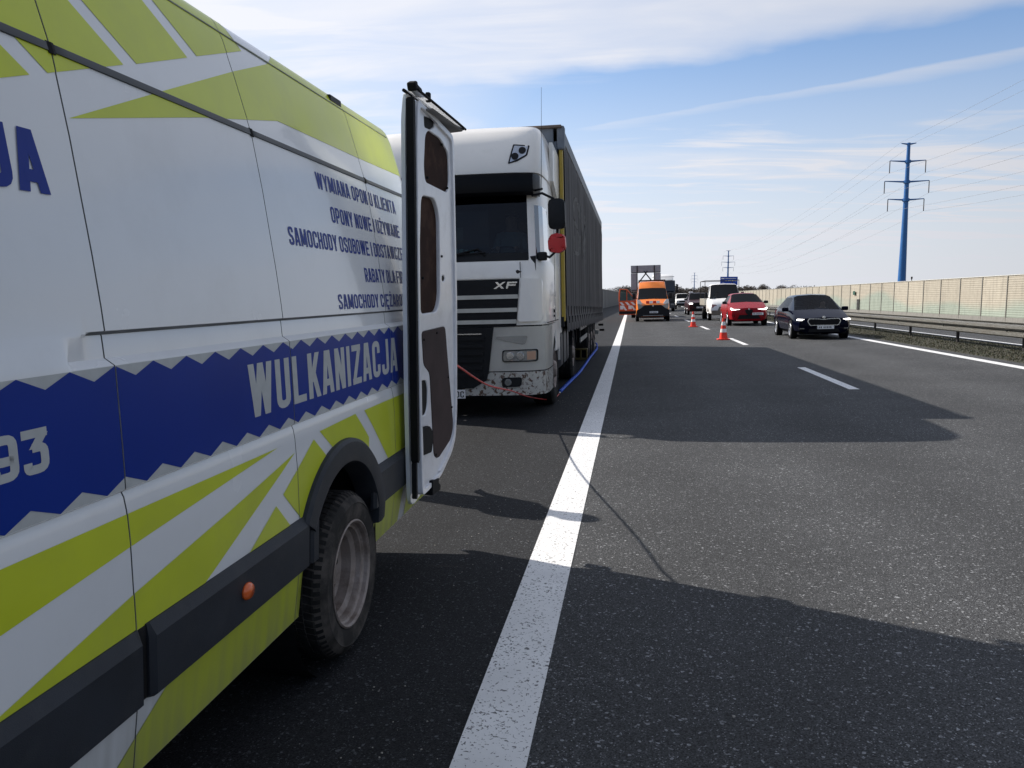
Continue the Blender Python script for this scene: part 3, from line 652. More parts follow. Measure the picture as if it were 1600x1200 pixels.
PRF = [(1.52 + (z - 1.6) * .95, x * .95) for z, x in PRF]
SEAMS = [1.757, 2.755, 3.985, 4.705]
def Pz(z):
    if z <= PRF[0][0]: return PRF[0][1]
    for (z0, x0), (z1, x1) in zip(PRF, PRF[1:]):
        if z <= z1: return x0 + (x1 - x0) * (z - z0) / (z1 - z0)
    return PRF[-1][1]
ZR0, ZR1 = PRF[10][0], PRF[14][0]
def surf(Y, z, off=0.0, seam=True):
    x = Pz(z)
    if ZR0 < z < ZR1 and Y < 1.70:                     # the pressed recess runs out towards the front
        flush = Pz(ZR0) + (Pz(ZR1) - Pz(ZR0)) * (z - ZR0) / (ZR1 - ZR0)
        e = 1.70 - .10 * ((ZR1 - z) / (ZR1 - ZR0)) ** .0 ; top = (z - ZR0) / (ZR1 - ZR0)
        s = min(1, max(0, (Y - (1.60 + .10 * top ** 3)) / .03)); x = flush + (x - flush) * s
    if Y > 4.72:
        e = ((Y - 4.72) / .155) ** 2.6; x -= .11 * e; z -= .15 * e * min(1, max(0, (z - 2.0) / .5))
    if seam:
        for sy in SEAMS:
            if abs(Y - sy) < .0012: x -= .009
    return Vector((x + off, Y, z))
van = empty('service_van', M=VM)
tag(van, 'white tyre service van with lime stripes and blue band, rear door folded open', 'van')
def vobj(name, bm, m, parent=van, **k): return obj(name, bm, m, parent, off=VO, **k)
ZS = sorted(set([.285] + [z for z, x in PRF if z > .29] + [.285 + .03 * i for i in range(1, 28)] + [1.6 + .09 * i for i in range(5)]))
YS = []
y = .55
while y < 4.72: YS.append(y); y += .06
YS += [2.68 + .03 * i for i in range(38)]
for s_ in SEAMS: YS += [s_ - .0026, s_, s_ + .0026]
YS += [1.60 + .012 * i for i in range(10)] + [4.75, 4.78, 4.805, 4.83, 4.85, 4.865, 4.875]
YS = sorted(set(round(q, 4) for q in YS))
YS = [q for i, q in enumerate(YS) if i == 0 or q - YS[i - 1] > .0025 or any(abs(q - s_) < .0035 for s_ in SEAMS)]
AC = (3.22, .36)
def make_side(mirror=False):
    bm = bmesh.new(); g = {}
    for i, Y in enumerate(YS):
        for j, z in enumerate(ZS):
            v = surf(Y, z)
            if mirror: v = Vector((2 * -2.2 - v.x, v.y, v.z))
            g[i, j] = bm.verts.new(v)
    for i in range(len(YS) - 1):
        for j in range(len(ZS) - 1):
            cy, cz_ = (YS[i] + YS[i + 1]) / 2, (ZS[j] + ZS[j + 1]) / 2
            if math.hypot(cy - AC[0], cz_ - AC[1]) < .455: continue
            f = bm.faces.new((g[i, j], g[i + 1, j], g[i + 1, j + 1], g[i, j + 1]))
            if cz_ < 2.45 and any(abs(cy - s_) < .0027 for s_ in SEAMS[:3]): f.material_index = 1
    # sill turns under
    for i in range(len(YS) - 1):
        if abs((YS[i] + YS[i + 1]) / 2 - AC[0]) < .43: continue
        a, b = g[i, 0], g[i + 1, 0]; s = 1 if mirror else -1
        f = bm.faces.new((b, a, bm.verts.new(a.co + Vector((.10 * s, 0, -.01))), bm.verts.new(b.co + Vector((.10 * s, 0, -.01)))))
    return bm
GAPM = mat('panel gap', (.11, .115, .11), .8)
vobj('side_panel', make_side(), [WHITE, GAPM], smooth=28)
vobj('side_panel', make_side(True), [WHITE, GAPM], smooth=28)
# roof sheet beyond the side profile is part of the side panels; rear frame and far door
bm = bmesh.new()
box(bm, (-2.2, 4.72, .34), (1.9, .16, .12), .01)
vobj('rear_sill', bm, WHITE)
vobj('rear_header', cbox((-2.2, 4.76, 2.40), (1.15, .08, .06), .01), WHITE)
vobj('rear_door', pr(rnd([(-3.12, .40), (-2.22, .40), (-2.22, 2.46), (-2.9, 2.46), (-3.05, 1.6)], .05, 4, True), 'y', 4.84, 4.88, .008), WHITE)
vobj('cargo_floor', cbox((-2.2, 2.7, .52), (1.85, 4.0, .05)), PLY)
vobj('bulkhead', pr([(-3.1, .5), (-1.3, .5), (-1.45, 2.3), (-2.95, 2.3)], 'y', .6, .63), STEELD)
vobj('underbody', cbox((-2.2, 1.8, .36), (1.7, 5.4, .16), .02), STEELD)
# wheel housing
bm = bmesh.new()
lathe(bm, [(.48, .0), (.48, -.55), (.05, -.55)], 32, (-1.25, AC[1 - 1], AC[1]))
vobj('wheel_housing', bm, RUB)
# ---- decals: flat vinyl that follows the pressed panels
ZPL = [z for z, x in PRF if .27 < z < 2.62]
def decal(name, polys, m, layer=1, cut=True, parent=van, zextra=()):
    bm = bmesh.new()
    for it in polys:
        p, ly = it if isinstance(it, tuple) and len(it) == 2 and not isinstance(it[0], (int, float)) and isinstance(it[1], (int, float)) else (it, 0)
        vs = [bm.verts.new((ly * .00012, q[0], q[1])) for q in p]
        try: bm.faces.new(vs)
        except ValueError: pass
    bmesh.ops.triangulate(bm, faces=bm.faces[:])
    ys = [v.co.y for v in bm.verts]; zs = [v.co.z for v in bm.verts]
    for zz in list(ZPL) + list(zextra):
        if min(zs) < zz < max(zs): bmesh.ops.bisect_plane(bm, geom=bm.verts[:] + bm.edges[:] + bm.faces[:], plane_co=(0, 0, zz), plane_no=(0, 0, 1))
    if cut:
        for s_ in SEAMS:
            for d in (-.0026, .0026):
                if min(ys) < s_ + d < max(ys): bmesh.ops.bisect_plane(bm, geom=bm.verts[:] + bm.edges[:] + bm.faces[:], plane_co=(0, s_ + d, 0), plane_no=(0, 1, 0))
        kill = [f for f in bm.faces if any(abs(f.calc_center_median().y - s_) < .0025 for s_ in SEAMS[:3])]
        bmesh.ops.delete(bm, geom=kill, context='FACES')
        if max(ys) > 4.71:
            for yy in (4.75, 4.78, 4.805, 4.83, 4.85): bmesh.ops.bisect_plane(bm, geom=bm.verts[:] + bm.edges[:] + bm.faces[:], plane_co=(0, yy, 0), plane_no=(0, 1, 0))
    for v in bm.verts:
        n = Vector((1, 0, .15)) if v.co.z < 2.45 else Vector((.8, 0, .6))
        v.co = surf(v.co.y, v.co.z, 0, False) + n * (.0007 * layer + .0006 + v.co.x)
    return vobj(name, bm, m, parent, smooth=28)
def arcp(r, a0, a1, n=10): return [(AC[0] + r * math.cos(R(a0 + (a1 - a0) * k / n)), AC[1] + r * math.sin(R(a0 + (a1 - a0) * k / n))) for k in range(n + 1)]
GREEN = [
    [(1.665, 2.003), (1.0, 1.783), (1.0, 2.41)],
    [(1.727, 2.023), (2.051, 2.13), (1.60, 2.437), (1.09, 2.437)],
    [(2.12, 2.151), (2.439, 2.258), (2.165, 2.437), (1.68, 2.437)],
    [(2.508, 2.282), (2.897, 2.411), (2.84, 2.437), (2.75, 2.56), (2.08, 2.56), (2.26, 2.437)],
    [(1.768, 1.93), (2.206, 2.097), (2.758, 2.30), (3.122, 2.426), (3.26, 2.50), (3.36, 2.56), (4.87, 2.56), (4.87, 2.218), (3.989, 2.199), (3.213, 2.189), (3.041, 2.187), (2.764, 2.134), (2.409, 2.067)],
    [(2.605, .980), (.60, .978), (.60, .76), (1.337, .851), (1.748, .896), (1.988, .921)],
    [(2.742, .936), (2.24, .851), (1.761, .776), (1.30, .69), (1.30, .68), (2.08, .68), (2.405, .806)],
    [(2.566, .782), (2.675, .68), (2.355, .68)],
    [(2.923, .953), (2.625, .808), (2.751, .701), (2.77, .68)] + arcp(.50, 140, 108, 6) + [(3.072, .84)],
    [(2.988, .974), (3.407, .981), (3.57, .845)] + arcp(.50, 47, 100, 8) + [(3.148, .859)],
    [(3.528, .98), (4.87, .978), (4.87, .68), (3.856, .686)],
    [(1.922, .49), (1.689, .354), (1.565, .287), (2.79, .287)] + arcp(.46, 184, 164, 3) + [(2.79, .49)],
    [(1.49, .49), (1.0, .49), (1.0, .287), (1.18, .287)],
    [(3.66, .287), (4.10, .287), (4.16, .49), (3.66, .49)],
    [(4.22, .287), (4.87, .287), (4.87, .49), (4.26, .49)],
]
for p in GREEN: decal('green_stripe', [p], LIME)
zt, zb, pit = 1.3455, 1.0425, .1573
decal('silver_band', [[(.58, zb), (4.87, zb), (4.87, zt), (.58, zt)]], SILVER, 1)
top = []; bot = []; k = -6
while True:
    yt = 1.4405 + pit * k
    if yt > 4.7: break
    top += [(yt, zt), (yt + pit / 2, 1.3155)]; bot += [(yt - .0690, zb), (yt + .0045, 1.0725)]; k += 1
top.append((4.87, zt)); bot.append((4.87, zb)); top = [q for q in top if q[0] > .6]; bot = [q for q in bot if q[0] > .6]
# build the blue zigzag band column by column so that it stays clean
ysb = sorted(set([q[0] for q in top] + [q[0] for q in bot]))
def itp(L, y_):
    for a, b in zip(L, L[1:]):
        if a[0] <= y_ <= b[0]: return a[1] + (b[1] - a[1]) * (y_ - a[0]) / max(1e-6, b[0] - a[0])
    return L[0][1] if y_ < L[0][0] else L[-1][1]
decal('blue_band', [[(a, itp(bot, a)), (b, itp(bot, b)), (b, itp(top, b)), (a, itp(top, a))] for a, b in zip(ysb, ysb[1:])], BLUE, 2)
def vtext(name, s, y0, y1, z0, h, m, layer=3, t=.15, w=.46, gap=.10, space=.22):
    if name == 'letter':
        qs, tw = text_quads(s, t, w, gap, space); sx = (y1 - y0) / tw; x = 0
        for ch in s:
            q1, w1 = text_quads(ch, t, w, gap, space)
            decal('letter', [([(y0 + (x + p[0]) * sx, z0 + p[1] * h) for p in q], li) for q, li in q1], m, layer); x += w1 + gap
        return
    qs, tw = text_quads(s, t, w, gap, space); sx = (y1 - y0) / tw
    o = decal(name, [([(y0 + p[0] * sx, z0 + p[1] * h) for p in q], li) for q, li in qs], m, layer); o['kind'] = 'stuff'; return o
vtext('letter', 'WULKANIZACJA', 2.42, 4.07, 1.1125, .176, SILVER, t=.155, w=.44)
vtext('letter', '93', 1.352, 1.510, 1.145, .094, SILVER, t=.2, w=.62, gap=.10)
vtext('letter', 'JA', 1.462, 1.650, 1.738, .138, DBLUE, t=.2, w=.56)
vtext('lettering', 'WYMIANA OPON U KLIENTA', 3.300, 4.447, 1.962, .070, DBLUE, 1)
vtext('lettering', 'OPONY NOWE I UŻYWANE', 3.405, 4.447, 1.828, .070, DBLUE, 1)
vtext('lettering', 'SAMOCHODY OSOBOWE I DOSTAWCZE', 2.915, 4.447, 1.703, .070, DBLUE, 1)
vtext('lettering', 'RABATY DLA FIRM', 3.730, 4.447, 1.573, .068, DBLUE, 1)
vtext('lettering', 'SAMOCHODY CIĘŻAROWE', 3.330, 4.447, 1.449, .066, DBLUE, 1)
# sliding rail, gutter line, side mouldings
def band(name, y0, y1, z0, z1, out_, m, bev=.006, top_in=.0, endcut=0):
    bm = bmesh.new(); ys = [y0, y0 + .012] + [q for q in YS if y0 + .03 < q < y1 - .03][::3] + [y1 - .012, y1]
    prof = []
    rows = []
    for i, Y in enumerate(ys):
        e = bev if i in (0, len(ys) - 1) else 0
        o_ = out_ - (bev * 1.5 if e else 0)
        a = [(z0, -.004), (z0 + .002, o_ - bev), (z0 + bev, o_), (z1 - bev * 1.5 - top_in, o_), (z1 - .002, .004 + top_in * .1), (z1, -.004)]
        rows.append([bm.verts.new(surf(Y, zz, oo, False)) for zz, oo in a])
    for a, b in zip(rows, rows[1:]):
        for k in range(len(a) - 1): bm.faces.new((a[k], a[k + 1], b[k + 1], b[k]))
    bm.faces.new(rows[0]); bm.faces.new(rows[-1][::-1])
    return vobj(name, bm, m, smooth=30)
RAIL = mat('dark sliding rail', (.035, .040, .043), .45, metal=.3, noise=.2)
band('rail', .56, 1.754, 2.076, 2.101, .005, RAIL, .003); band('rail', 1.760, 2.752, 2.076, 2.101, .005, RAIL, .003)
band('rail', 2.758, 3.982, 2.076, 2.100, .005, RAIL, .003); band('rail', 3.988, 4.66, 2.077, 2.099, .005, RAIL, .003)
for yy in SEAMS[:3]: band('rail_joint', yy - .012, yy + .012, 2.072, 2.104, .007, RUB, .002)
band('moulding_gap', 1.750, 1.797, .486, .680, .006, RUB, .002); band('moulding_gap', 2.795, 2.835, .486, .680, .006, RUB, .002)
band('side_moulding', .56, 1.755, .482, .684, .026, TRIM, .010, .02)
band('side_moulding', 1.792, 2.800, .482, .684, .026, TRIM, .010, .02)
band('side_moulding', 2.830, 2.90, .478, .686, .024, TRIM, .008, .02)
band('side_moulding', 3.60, 4.12, .482, .688, .024, TRIM, .010, .02)
band('side_moulding', 4.135, 4.78, .482, .688, .024, TRIM, .010, .02)
band('swage_shade_line', 1.70, 4.70, ZR1 - .010, ZR1 - .001, .0025, mat('swage shade grey', (.13, .135, .14), .7, noise=.3), .001)  # thin dark strip paints the shade in the pressed groove
bm = bmesh.new()
for i in range(60):
    pass
tube(bm, [surf(yy, 2.435, .002, False) for yy in (.6, 1.5, 2.5, 3.5, 4.7)], .0035, 6)
vobj('gutter', bm, mat('gutter seam', (.28, .30, .24), .6, noise=.2))
box(bm2 := bmesh.new(), (-1.475, 3.90, 2.462), (.028, .15, .034), .008); vobj('roof_mount', bm2, BLACKP)
# arch flare
bm = bmesh.new(); rows = []
a0, a1, n = 146, 6, 48
for i in range(n + 1):
    a = R(a0 + (a1 - a0) * i / n); row = []
    for rr, xo in ((.548, -.006), (.545, .016), (.53, .028), (.475, .033), (.445, .025), (.435, .0), (.435, -.09)):
        yy = AC[0] + rr * math.cos(a); zz = AC[1] + rr * math.sin(a) * (.985)
        row.append(bm.verts.new(Vector((Pz(max(.3, zz)) if xo > -.05 else -1.30, yy, zz)) + Vector((xo if xo > -.05 else 0, 0, 0))))
    rows.append(row)
for a, b in zip(rows, rows[1:]):
    for k in range(len(a) - 1): bm.faces.new((a[k], a[k + 1], b[k + 1], b[k]))
bm.faces.new(rows[0]); bm.faces.new(rows[-1][::-1])
vobj('arch_flare', bm, TRIM, smooth=30)
# marker lamp
bm = bmesh.new(); lathe(bm, [(.0285, 0), (.030, .006), (.024, .014), (.0, .018)], 24, (surf(2.288, .583).x + .024, 2.288, .583)); bmesh.ops.scale(bm, vec=(1, 1.1, .93), space=Matrix.Translation((0, -2.288, -.583)), verts=bm.verts)
vobj('marker_lamp', bm, AMBER, smooth=50)
# ---- wheels
def sidewall(n=64):
    return [(.222, -.005), (.228, .004), (.240, .008), (.262, .010), (.290, .012), (.300, .0125), (.303, .0155), (.307, .012), (.318, .006), (.334, -.006), (.345, -.022), (.349, -.035), (.349, -.175), (.335, -.195), (.29, -.20), (.215, -.185)]
def wheel(c, inner=True):
    root = vobj('wheel', lt(sidewall(), 72, c), TYRE, smooth=40)
    bm = bmesh.new()
    for k in range(64):
        a = 2 * math.pi * k / 64
        for (x0, x1, da) in ((-.028, -.068, 0), (-.074, -.104, .5), (-.110, -.140, 0), (-.146, -.176, .5)):
            aa = a + da * 2 * math.pi / 64
            r0, r1 = .347, .3530
            hw = .0135
            vs = []
            for r_, x_ in ((r0, x0), (r1, x0 - (.004 if x0 > -.03 else 0)), (r1, x1), (r0, x1)):
                for s in (-1, 1):
                    ca, sa = math.cos(aa + s * hw / .35 + x_ * .6), math.sin(aa + s * hw / .35 + x_ * .6); vs.append(bm.verts.new((c[0] + x_, c[1] + r_ * ca, c[2] + r_ * sa)))
            for q in ((0, 1, 3, 2), (2, 3, 5, 4), (4, 5, 7, 6), (0, 2, 4, 6), (1, 3, 5, 7)): bm.faces.new([vs[i] for i in q])
        # shoulder lugs
        vs = []
        for r_, x_ in ((.3505, -.029), (.342, -.0145), (.334, -.004), (.329, -.008), (.338, -.03)):
            for s in (-1, 1):
                ca, sa = math.cos(a + s * .026), math.sin(a + s * .026); vs.append(bm.verts.new((c[0] + x_, c[1] + r_ * ca, c[2] + r_ * sa)))
        for i in range(4): bm.faces.new((vs[2 * i], vs[2 * i + 1], vs[2 * i + 3], vs[2 * i + 2]))
    t_ = vobj('tread', bm, TYRED, None); t_['kind'] = 'stuff'; t_.parent = root
    rim = vobj('rim', lt([(.227, -.004), (.231, .010), (.224, .013), (.216, .004), (.213, -.012), (.205, -.020), (.196, -.022), (.191, -.045), (.179, -.052), (.171, -.060), (.167, -.105), (.150, -.118), (.120, -.128), (.085, -.120), (.080, -.095), (.050, -.088), (.0, -.088)], 64, c), RIM, None, smooth=30); rim.parent = root
    bm = bmesh.new()
    for k in range(6):
        a = 2 * math.pi * k / 6 + .3; tube(bm, [(c[0] - .128, c[1] + .103 * math.cos(a), c[2] + .103 * math.sin(a)), (c[0] - .100, c[1] + .103 * math.cos(a), c[2] + .103 * math.sin(a))], .014, 6)
    nt_ = vobj('wheel_nuts', bm, RIM, None); nt_.parent = root
    bm = bmesh.new()
    for k in range(8):
        a = 2 * math.pi * k / 8; lathe(bm, [(.0, .0), (.017, .001)], 10, (c[0] - .117, c[1] + .140 * math.cos(a), c[2] + .140 * math.sin(a)))
    hh = vobj('rim_holes', bm, RUB, None); hh.parent = root
    root.parent = van
    return root
wheel((-1.185, 3.20, .318))
vobj('inner_wheel', lt(sidewall(), 48, (-1.42, 3.20, .318)), TYRE, smooth=40)
vobj('inner_wheel', lt(sidewall(), 48, (-2.78, 3.20, .318)), TYRE, smooth=40)
vobj('far_wheel', lt([(0, -.1)] + sidewall() + [(0, -.1)], 48, (-3.02, 3.20, .318)), TYRE, smooth=40)
vobj('axle', tb([(-3.1, 3.2, .33), (-1.35, 3.2, .33)], .055, 12), STEELD)
vobj('mudflap', cbox((-1.36, 3.68, .42), (.26, .012, .40), .004), RUB)
vobj('tow_eye', tb([(-1.36, 4.35, .27), (-1.36, 4.52, .25)], .03, 8), RUB)
# ---- cab of the van (front, beside and behind the viewpoint)
bm = bmesh.new(); rows = []
half = [(.97, .30), (1.0, .50), (1.02, .9), (1.0, 1.25), (.90, 1.75), (.80, 2.2), (.6, 2.5), (0, 2.58)]
for Y, zt_, w_ in ((.552, 1.0, 1.0), (.0, .985, .98), (-.35, .80, .97), (-.75, .60, .96), (-1.05, .47, .93), (-1.30, .38, .86)):
    row = []
    for s in (1, -1):
        hl = half if s == 1 else half[::-1][1:]
        for x_, z_ in hl: row.append(bm.verts.new((-2.2 + s * x_ * w_, Y, .30 + (z_ - .30) * zt_)))
    rows.append(row)
for a, b in zip(rows, rows[1:]):
    for k in range(len(a) - 1): bm.faces.new((a[k], a[k + 1], b[k + 1], b[k]))
bm.faces.new(rows[-1]); vobj('cab', bm, WHITE, smooth=40)
vobj('windscreen', pr([(.12, 2.28), (.05, 2.34), (-.80, 1.45), (-.75, 1.38)], 'x', -2.95, -1.45, .01), GLASSD)
vobj('side_window', pr([(.35, 1.35), (.35, 2.05), (-.05, 2.05), (-.55, 1.45), (-.5, 1.3)], 'x', -1.30, -1.245, .005), GLASSD)
vobj('bumper', cbox((-2.2, -1.30, .48), (1.85, .28, .38), .06), TRIM)
for xx in (-1.55, -2.85): vobj('headlamp', cbox((xx, -1.24, .88), (.34, .22, .22), .05), LAMPG)
for xx in (-1.20, -2.98): vobj('front_wheel', lt([(0, -.06)] + sidewall() + [(0, -.1)], 48, (xx, -.55, .318)), TYRE, smooth=40)
vobj('door_mirror', cbox((-1.02, .05, 1.55), (.16, .12, .36), .04), BLACKP)
# ---- open rear door, folded right round against the side
DK = .0667; DA = math.atan(DK)
DM = Matrix.Translation((-1.12, 4.1, 0)) @ Matrix(((math.sin(DA), 0, math.cos(DA), 0), (math.cos(DA), 0, -math.sin(DA), 0), (0, 1, 0, 0), (0, 0, 0, 1)))
# local door axes: (s along the door, z up, n outwards)
door = obj('rear_door', (lambda b: (bmesh.ops.transform(b, matrix=Matrix(), verts=b.verts), b)[1])(pr(rnd([(-.028, .40), (.01, .375), (.13, .40), (.36, .43), (.60, .53), (.70, .62), (.745, .80), (.755, 1.5), (.715, 2.2), (.70, 2.465), (.35, 2.505), (.0, 2.545), (-.028, 2.40), (-.045, 1.6), (-.045, .9)], .03, 3, True), 'z', -.062, -.040, .005)), WHITE, None)
def to_door(o):
    o.data.transform(Matrix.Translation(-VO) @ DM); o.data.update()
to_door(door); door.parent = van; door['label'] = 'rear door folded open, bare inner side with brown boards towards us'
def dcurve(name, outer, holes, depth, z, m, bev=.006, parent=door):
    cu = bpy.data.curves.new(name, 'CURVE'); cu.dimensions = '2D'; cu.fill_mode = 'BOTH'; cu.extrude = depth / 2; cu.bevel_depth = bev; cu.bevel_resolution = 2; cu.offset = -bev
    for pl in [outer] + holes:
        sp_ = cu.splines.new('POLY'); sp_.points.add(len(pl) - 1); sp_.use_cyclic_u = True
        for i, q in enumerate(pl): sp_.points[i].co = (q[0], q[1], 0, 1)
    o = bpy.data.objects.new(name, cu); COL.objects.link(o); bpy.context.view_layer.update()
    me = bpy.data.meshes.new_from_object(o.evaluated_get(bpy.context.evaluated_depsgraph_get())); me.name = name
    bpy.data.objects.remove(o); bpy.data.curves.remove(cu)
    me.transform(Matrix.Translation((0, 0, z))); me.materials.clear(); me.materials.append(m)
    o = bpy.data.objects.new(name, me); COL.objects.link(o); to_door(o); o.parent = parent
    for f in me.polygons: f.use_smooth = True
    me.set_sharp_from_angle(angle=R(50))
    return o
def dprism(name, poly, z0, z1, m, bev=.003):
    o = obj(name, pr(poly, 'z', z0, z1, bev), m, None); to_door(o); o.parent = door; return o
P1 = rnd([(.235, 2.395), (.45, 2.390), (.605, 2.335), (.618, 2.17), (.575, 2.105), (.17, 2.115), (.150, 2.19), (.18, 2.36)], .035, 4, True)
P2 = rnd([(.10, 2.035), (.34, 2.045), (.415, 1.95), (.415, 1.50), (.36, 1.415), (.065, 1.408), (.062, 1.72)], .05, 4, True)
P3 = rnd([(.075, 1.312), (.50, 1.325), (.525, 1.20), (.645, .72), (.60, .64), (.335, .568), (.262, .60), (.215, 1.00), (.205, 1.08), (.10, 1.135)], .03, 3, True)
H1 = rnd([(.070, 1.05), (.15, 1.045), (.172, .99), (.165, .90), (.125, .855), (.03, .862), (.01, .92), (.02, 1.0)], .02, 3, True)
H2 = rnd([(.005, .80), (.185, .785), (.235, .72), (.205, .63), (.02, .642)], .02, 3, True)
H3 = rnd([(.160, 2.455), (.345, 2.475), (.345, 2.435), (.26, 2.405), (.165, 2.40)], .015, 3, True)
H4 = [(.478 + .028 * math.cos(k * .5236), 1.605 + .017 * math.sin(k * .5236)) for k in range(12)]
OUT = rnd([(.02, .425), (.13, .43), (.36, .462), (.575, .555), (.66, .63), (.70, .80), (.715, 1.5), (.685, 2.2), (.665, 2.445), (.35, 2.483), (.03, 2.515), (.005, 2.3), (-.005, 1.6), (.0, .9)], .04, 4, True)
dcurve('inner_frame', OUT, [P1, P2, P3, H1, H2, H3, H4], .022, -.018, INW, .006)
dcurve('panel_rim', [((x - .38) * 1.0 + .38, z) for x, z in OUT], [[(x + (.03 if x < .35 else -.03), z + (.03 if z < 1.4 else -.03)) for x, z in OUT]], .010, .004, INW, .004)
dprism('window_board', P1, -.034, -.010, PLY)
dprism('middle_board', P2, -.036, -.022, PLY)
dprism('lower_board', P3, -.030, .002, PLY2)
dprism('lock_cavity', H1, -.014, -.008, RUB)
dprism('lock_box', [(x * .96 + .004, z * .98 + .014) for x, z in H2], -.040, .010, RUB, .006)
dprism('rod_cavity', H3, -.014, -.008, RUB)
dprism('hole', H4, -.012, -.004, RUB)
dprism('seal', rrect(-.043, .62, -.014, 2.51, .010), -.030, .010, RUB, .008)
dprism('lower_seal', rrect(-.034, .42, -.014, .62, .008), -.030, -.004, STEELD, .004)
dprism('lower_catch', rnd([(.175, .475), (.30, .462), (.275, .44), (.325, .415), (.285, .405), (.32, .388), (.17, .392)], .006, 2, True), -.03, .02, RUB, .004)
bm = bmesh.new()
for q in ((.10, 1.60), (.44, 1.73), (.10, 1.27), (.33, 1.295), (.545, 1.02), (.61, .83), (.29, .60), (.46, 2.36), (.20, 2.14), (.56, 2.13)):
    r_ = bmesh.ops.create_cone(bm, cap_ends=True, segments=8, radius1=.008, radius2=.006, depth=.012); bmesh.ops.translate(bm, vec=(q[0], q[1], .002), verts=r_['verts'])
o = obj('screws', bm, RUB, None); to_door(o); o.parent = door
# top: the inward curl of the roof edge with its dark flange and latch
o = obj('top_flange', pr([(-.052, 2.475), (.045, 2.482), (.052, 2.490), (-.052, 2.49)], 'x', .15, .735), mat('door flange grey', (.20, .195, .19), .5, noise=.15), None)
o.data.transform(Matrix(((1, 0, 0, 0), (0, 0, 1, 0), (0, 1, 0, 0), (0, 0, 0, 1)))); to_door(o); o.parent = door
bm = bmesh.new()
a_ = [(.0, 2.50, -.05), (.0, 2.535, .03), (.0, 2.50, .03)]
tube(bm, [(-.02, 2.545, .03), (.25, 2.530, .040), (.60, 2.508, .056), (.752, 2.497, .062)], .007, 8)
tube(bm, [(-.03, 2.545, -.045), (.2, 2.545, -.04), (.6, 2.522, -.02), (.750, 2.500, .05)], .009, 8)
o = obj('top_seal', bm, RUB, None); to_door(o); o.parent = door
bm = bmesh.new()
v = [bm.verts.new(q) for q in ((-.02, 2.545, -.045), (.2, 2.540, -.04), (.6, 2.516, -.02), (.745, 2.497, .05), (.745, 2.497, .062), (.60, 2.506, .056), (.25, 2.528, .040), (-.02, 2.543, .03))]
bm.faces.new((v[0], v[1], v[6], v[7])); bm.faces.new((v[1], v[2], v[5], v[6])); bm.faces.new((v[2], v[3], v[4], v[5])); bmesh.ops.solidify(bm, geom=bm.faces[:], thickness=.006)
o = obj('top_skin', bm, WHITE, None); to_door(o); o.parent = door
bm = bmesh.new(); box(bm, (.05, 2.567, -.01), (.13, .045, .04), .012, (0, 0, -.1)); box(bm, (-.02, 2.565, .0), (.045, .045, .05), .01, (0, 0, .4)); box(bm, (.17, 2.552, .02), (.03, .05, .025), .006)
o = obj('top_latch', bm, RUB, None); to_door(o); o.parent = door
bm = bmesh.new()
for zz in (.72, 1.45, 2.2): box(bm, (.765, zz, -.055), (.07, .11, .03), .008)
o = obj('hinge', bm, WHITE, None); to_door(o); o.parent = door
# ================================================================== articulated lorry
LX, LY = -2.29, 10.2
lor = empty('articulated_lorry', M=placeM(LX, LY))
tag(lor, 'white cab lorry with dark grey curtain trailer stopped on the hard shoulder, red lower mirror', 'lorry')
BOW = [(0, 0), (.5, .006), (.86, .03), (1.05, .075), (1.14, .13), (1.19, .21), (1.225, .40), (1.24, .85), (1.245, 1.35), (1.24, 2.12)]
CR = [(1.20, .0, 1), (1.35, 0, 1), (1.60, 0, 1), (1.83, .0, 1), (1.99, .012, 1), (2.045, .03, .985), (2.25, .075, .975), (2.50, .135, .965), (2.75, .20, .955), (2.90, .24, .95), (3.0, .26, .95), (3.145, .25, .955), (3.16, .18, .965), (3.22, .18, .97), (3.36, .22, .965), (3.56, .31, .95), (3.72, .44, .935), (3.82, .62, .91), (3.87, .88, .87), (3.895, 1.25, .82), (3.905, 1.7, .74)]
def crow(z):
    for a, b in zip(CR, CR[1:]):
        if z <= b[0]: u = (z - a[0]) / (b[0] - a[0]); return a[1] + (b[1] - a[1]) * u, a[2] + (b[2] - a[2]) * u
    return CR[-1][1:]
def bowy(ax):
    for a, b in zip(BOW[:7], BOW[1:7]):
        if ax <= b[0]: return a[1] + (b[1] - a[1]) * (ax - a[0]) / (b[0] - a[0])
    return .45
def yf(x, z): yo, w_ = crow(max(z, 1.2)); return yo + bowy(abs(x) / w_) - (.075 if z < 1.19 else 0)
bm = bmesh.new(); cols = [(-x, y) for x, y in BOW[::-1]] + BOW[1:]; rows = []; cglass = bmesh.new(); sglass = bmesh.new()
for z, yo, w_ in CR:
    rows.append([Vector((x * w_ - (.0 if abs(x) < 1.2 or z < 3.2 else 0), y + yo * (1 - y / 2.2) if z < 3.7 else yo + (2.12 - yo) * y / 2.12, z)) for x, y in cols])
vr = [[bm.verts.new(v) for v in r] for r in rows]; nc = len(cols)
for j in range(len(rows) - 1):
    for i in range(nc - 1):
        zc_ = (CR[j][0] + CR[j + 1][0]) / 2; xa = abs(cols[i][0] + cols[i + 1][0]) / 2; yc = (cols[i][1] + cols[i + 1][1]) / 2
        q = [rows[j][i], rows[j][i + 1], rows[j + 1][i + 1], rows[j + 1][i]]
        if 2.05 < zc_ < 2.88 and xa < 1.0: cglass.faces.new([cglass.verts.new(v) for v in q]); continue
        if 2.05 < zc_ < 2.74 and xa > 1.15 and .15 < yc < .85: sglass.faces.new([sglass.verts.new(v) for v in q]); continue
        bm.faces.new((vr[j][i], vr[j][i + 1], vr[j + 1][i + 1], vr[j + 1][i]))
bm.faces.new(vr[-1])
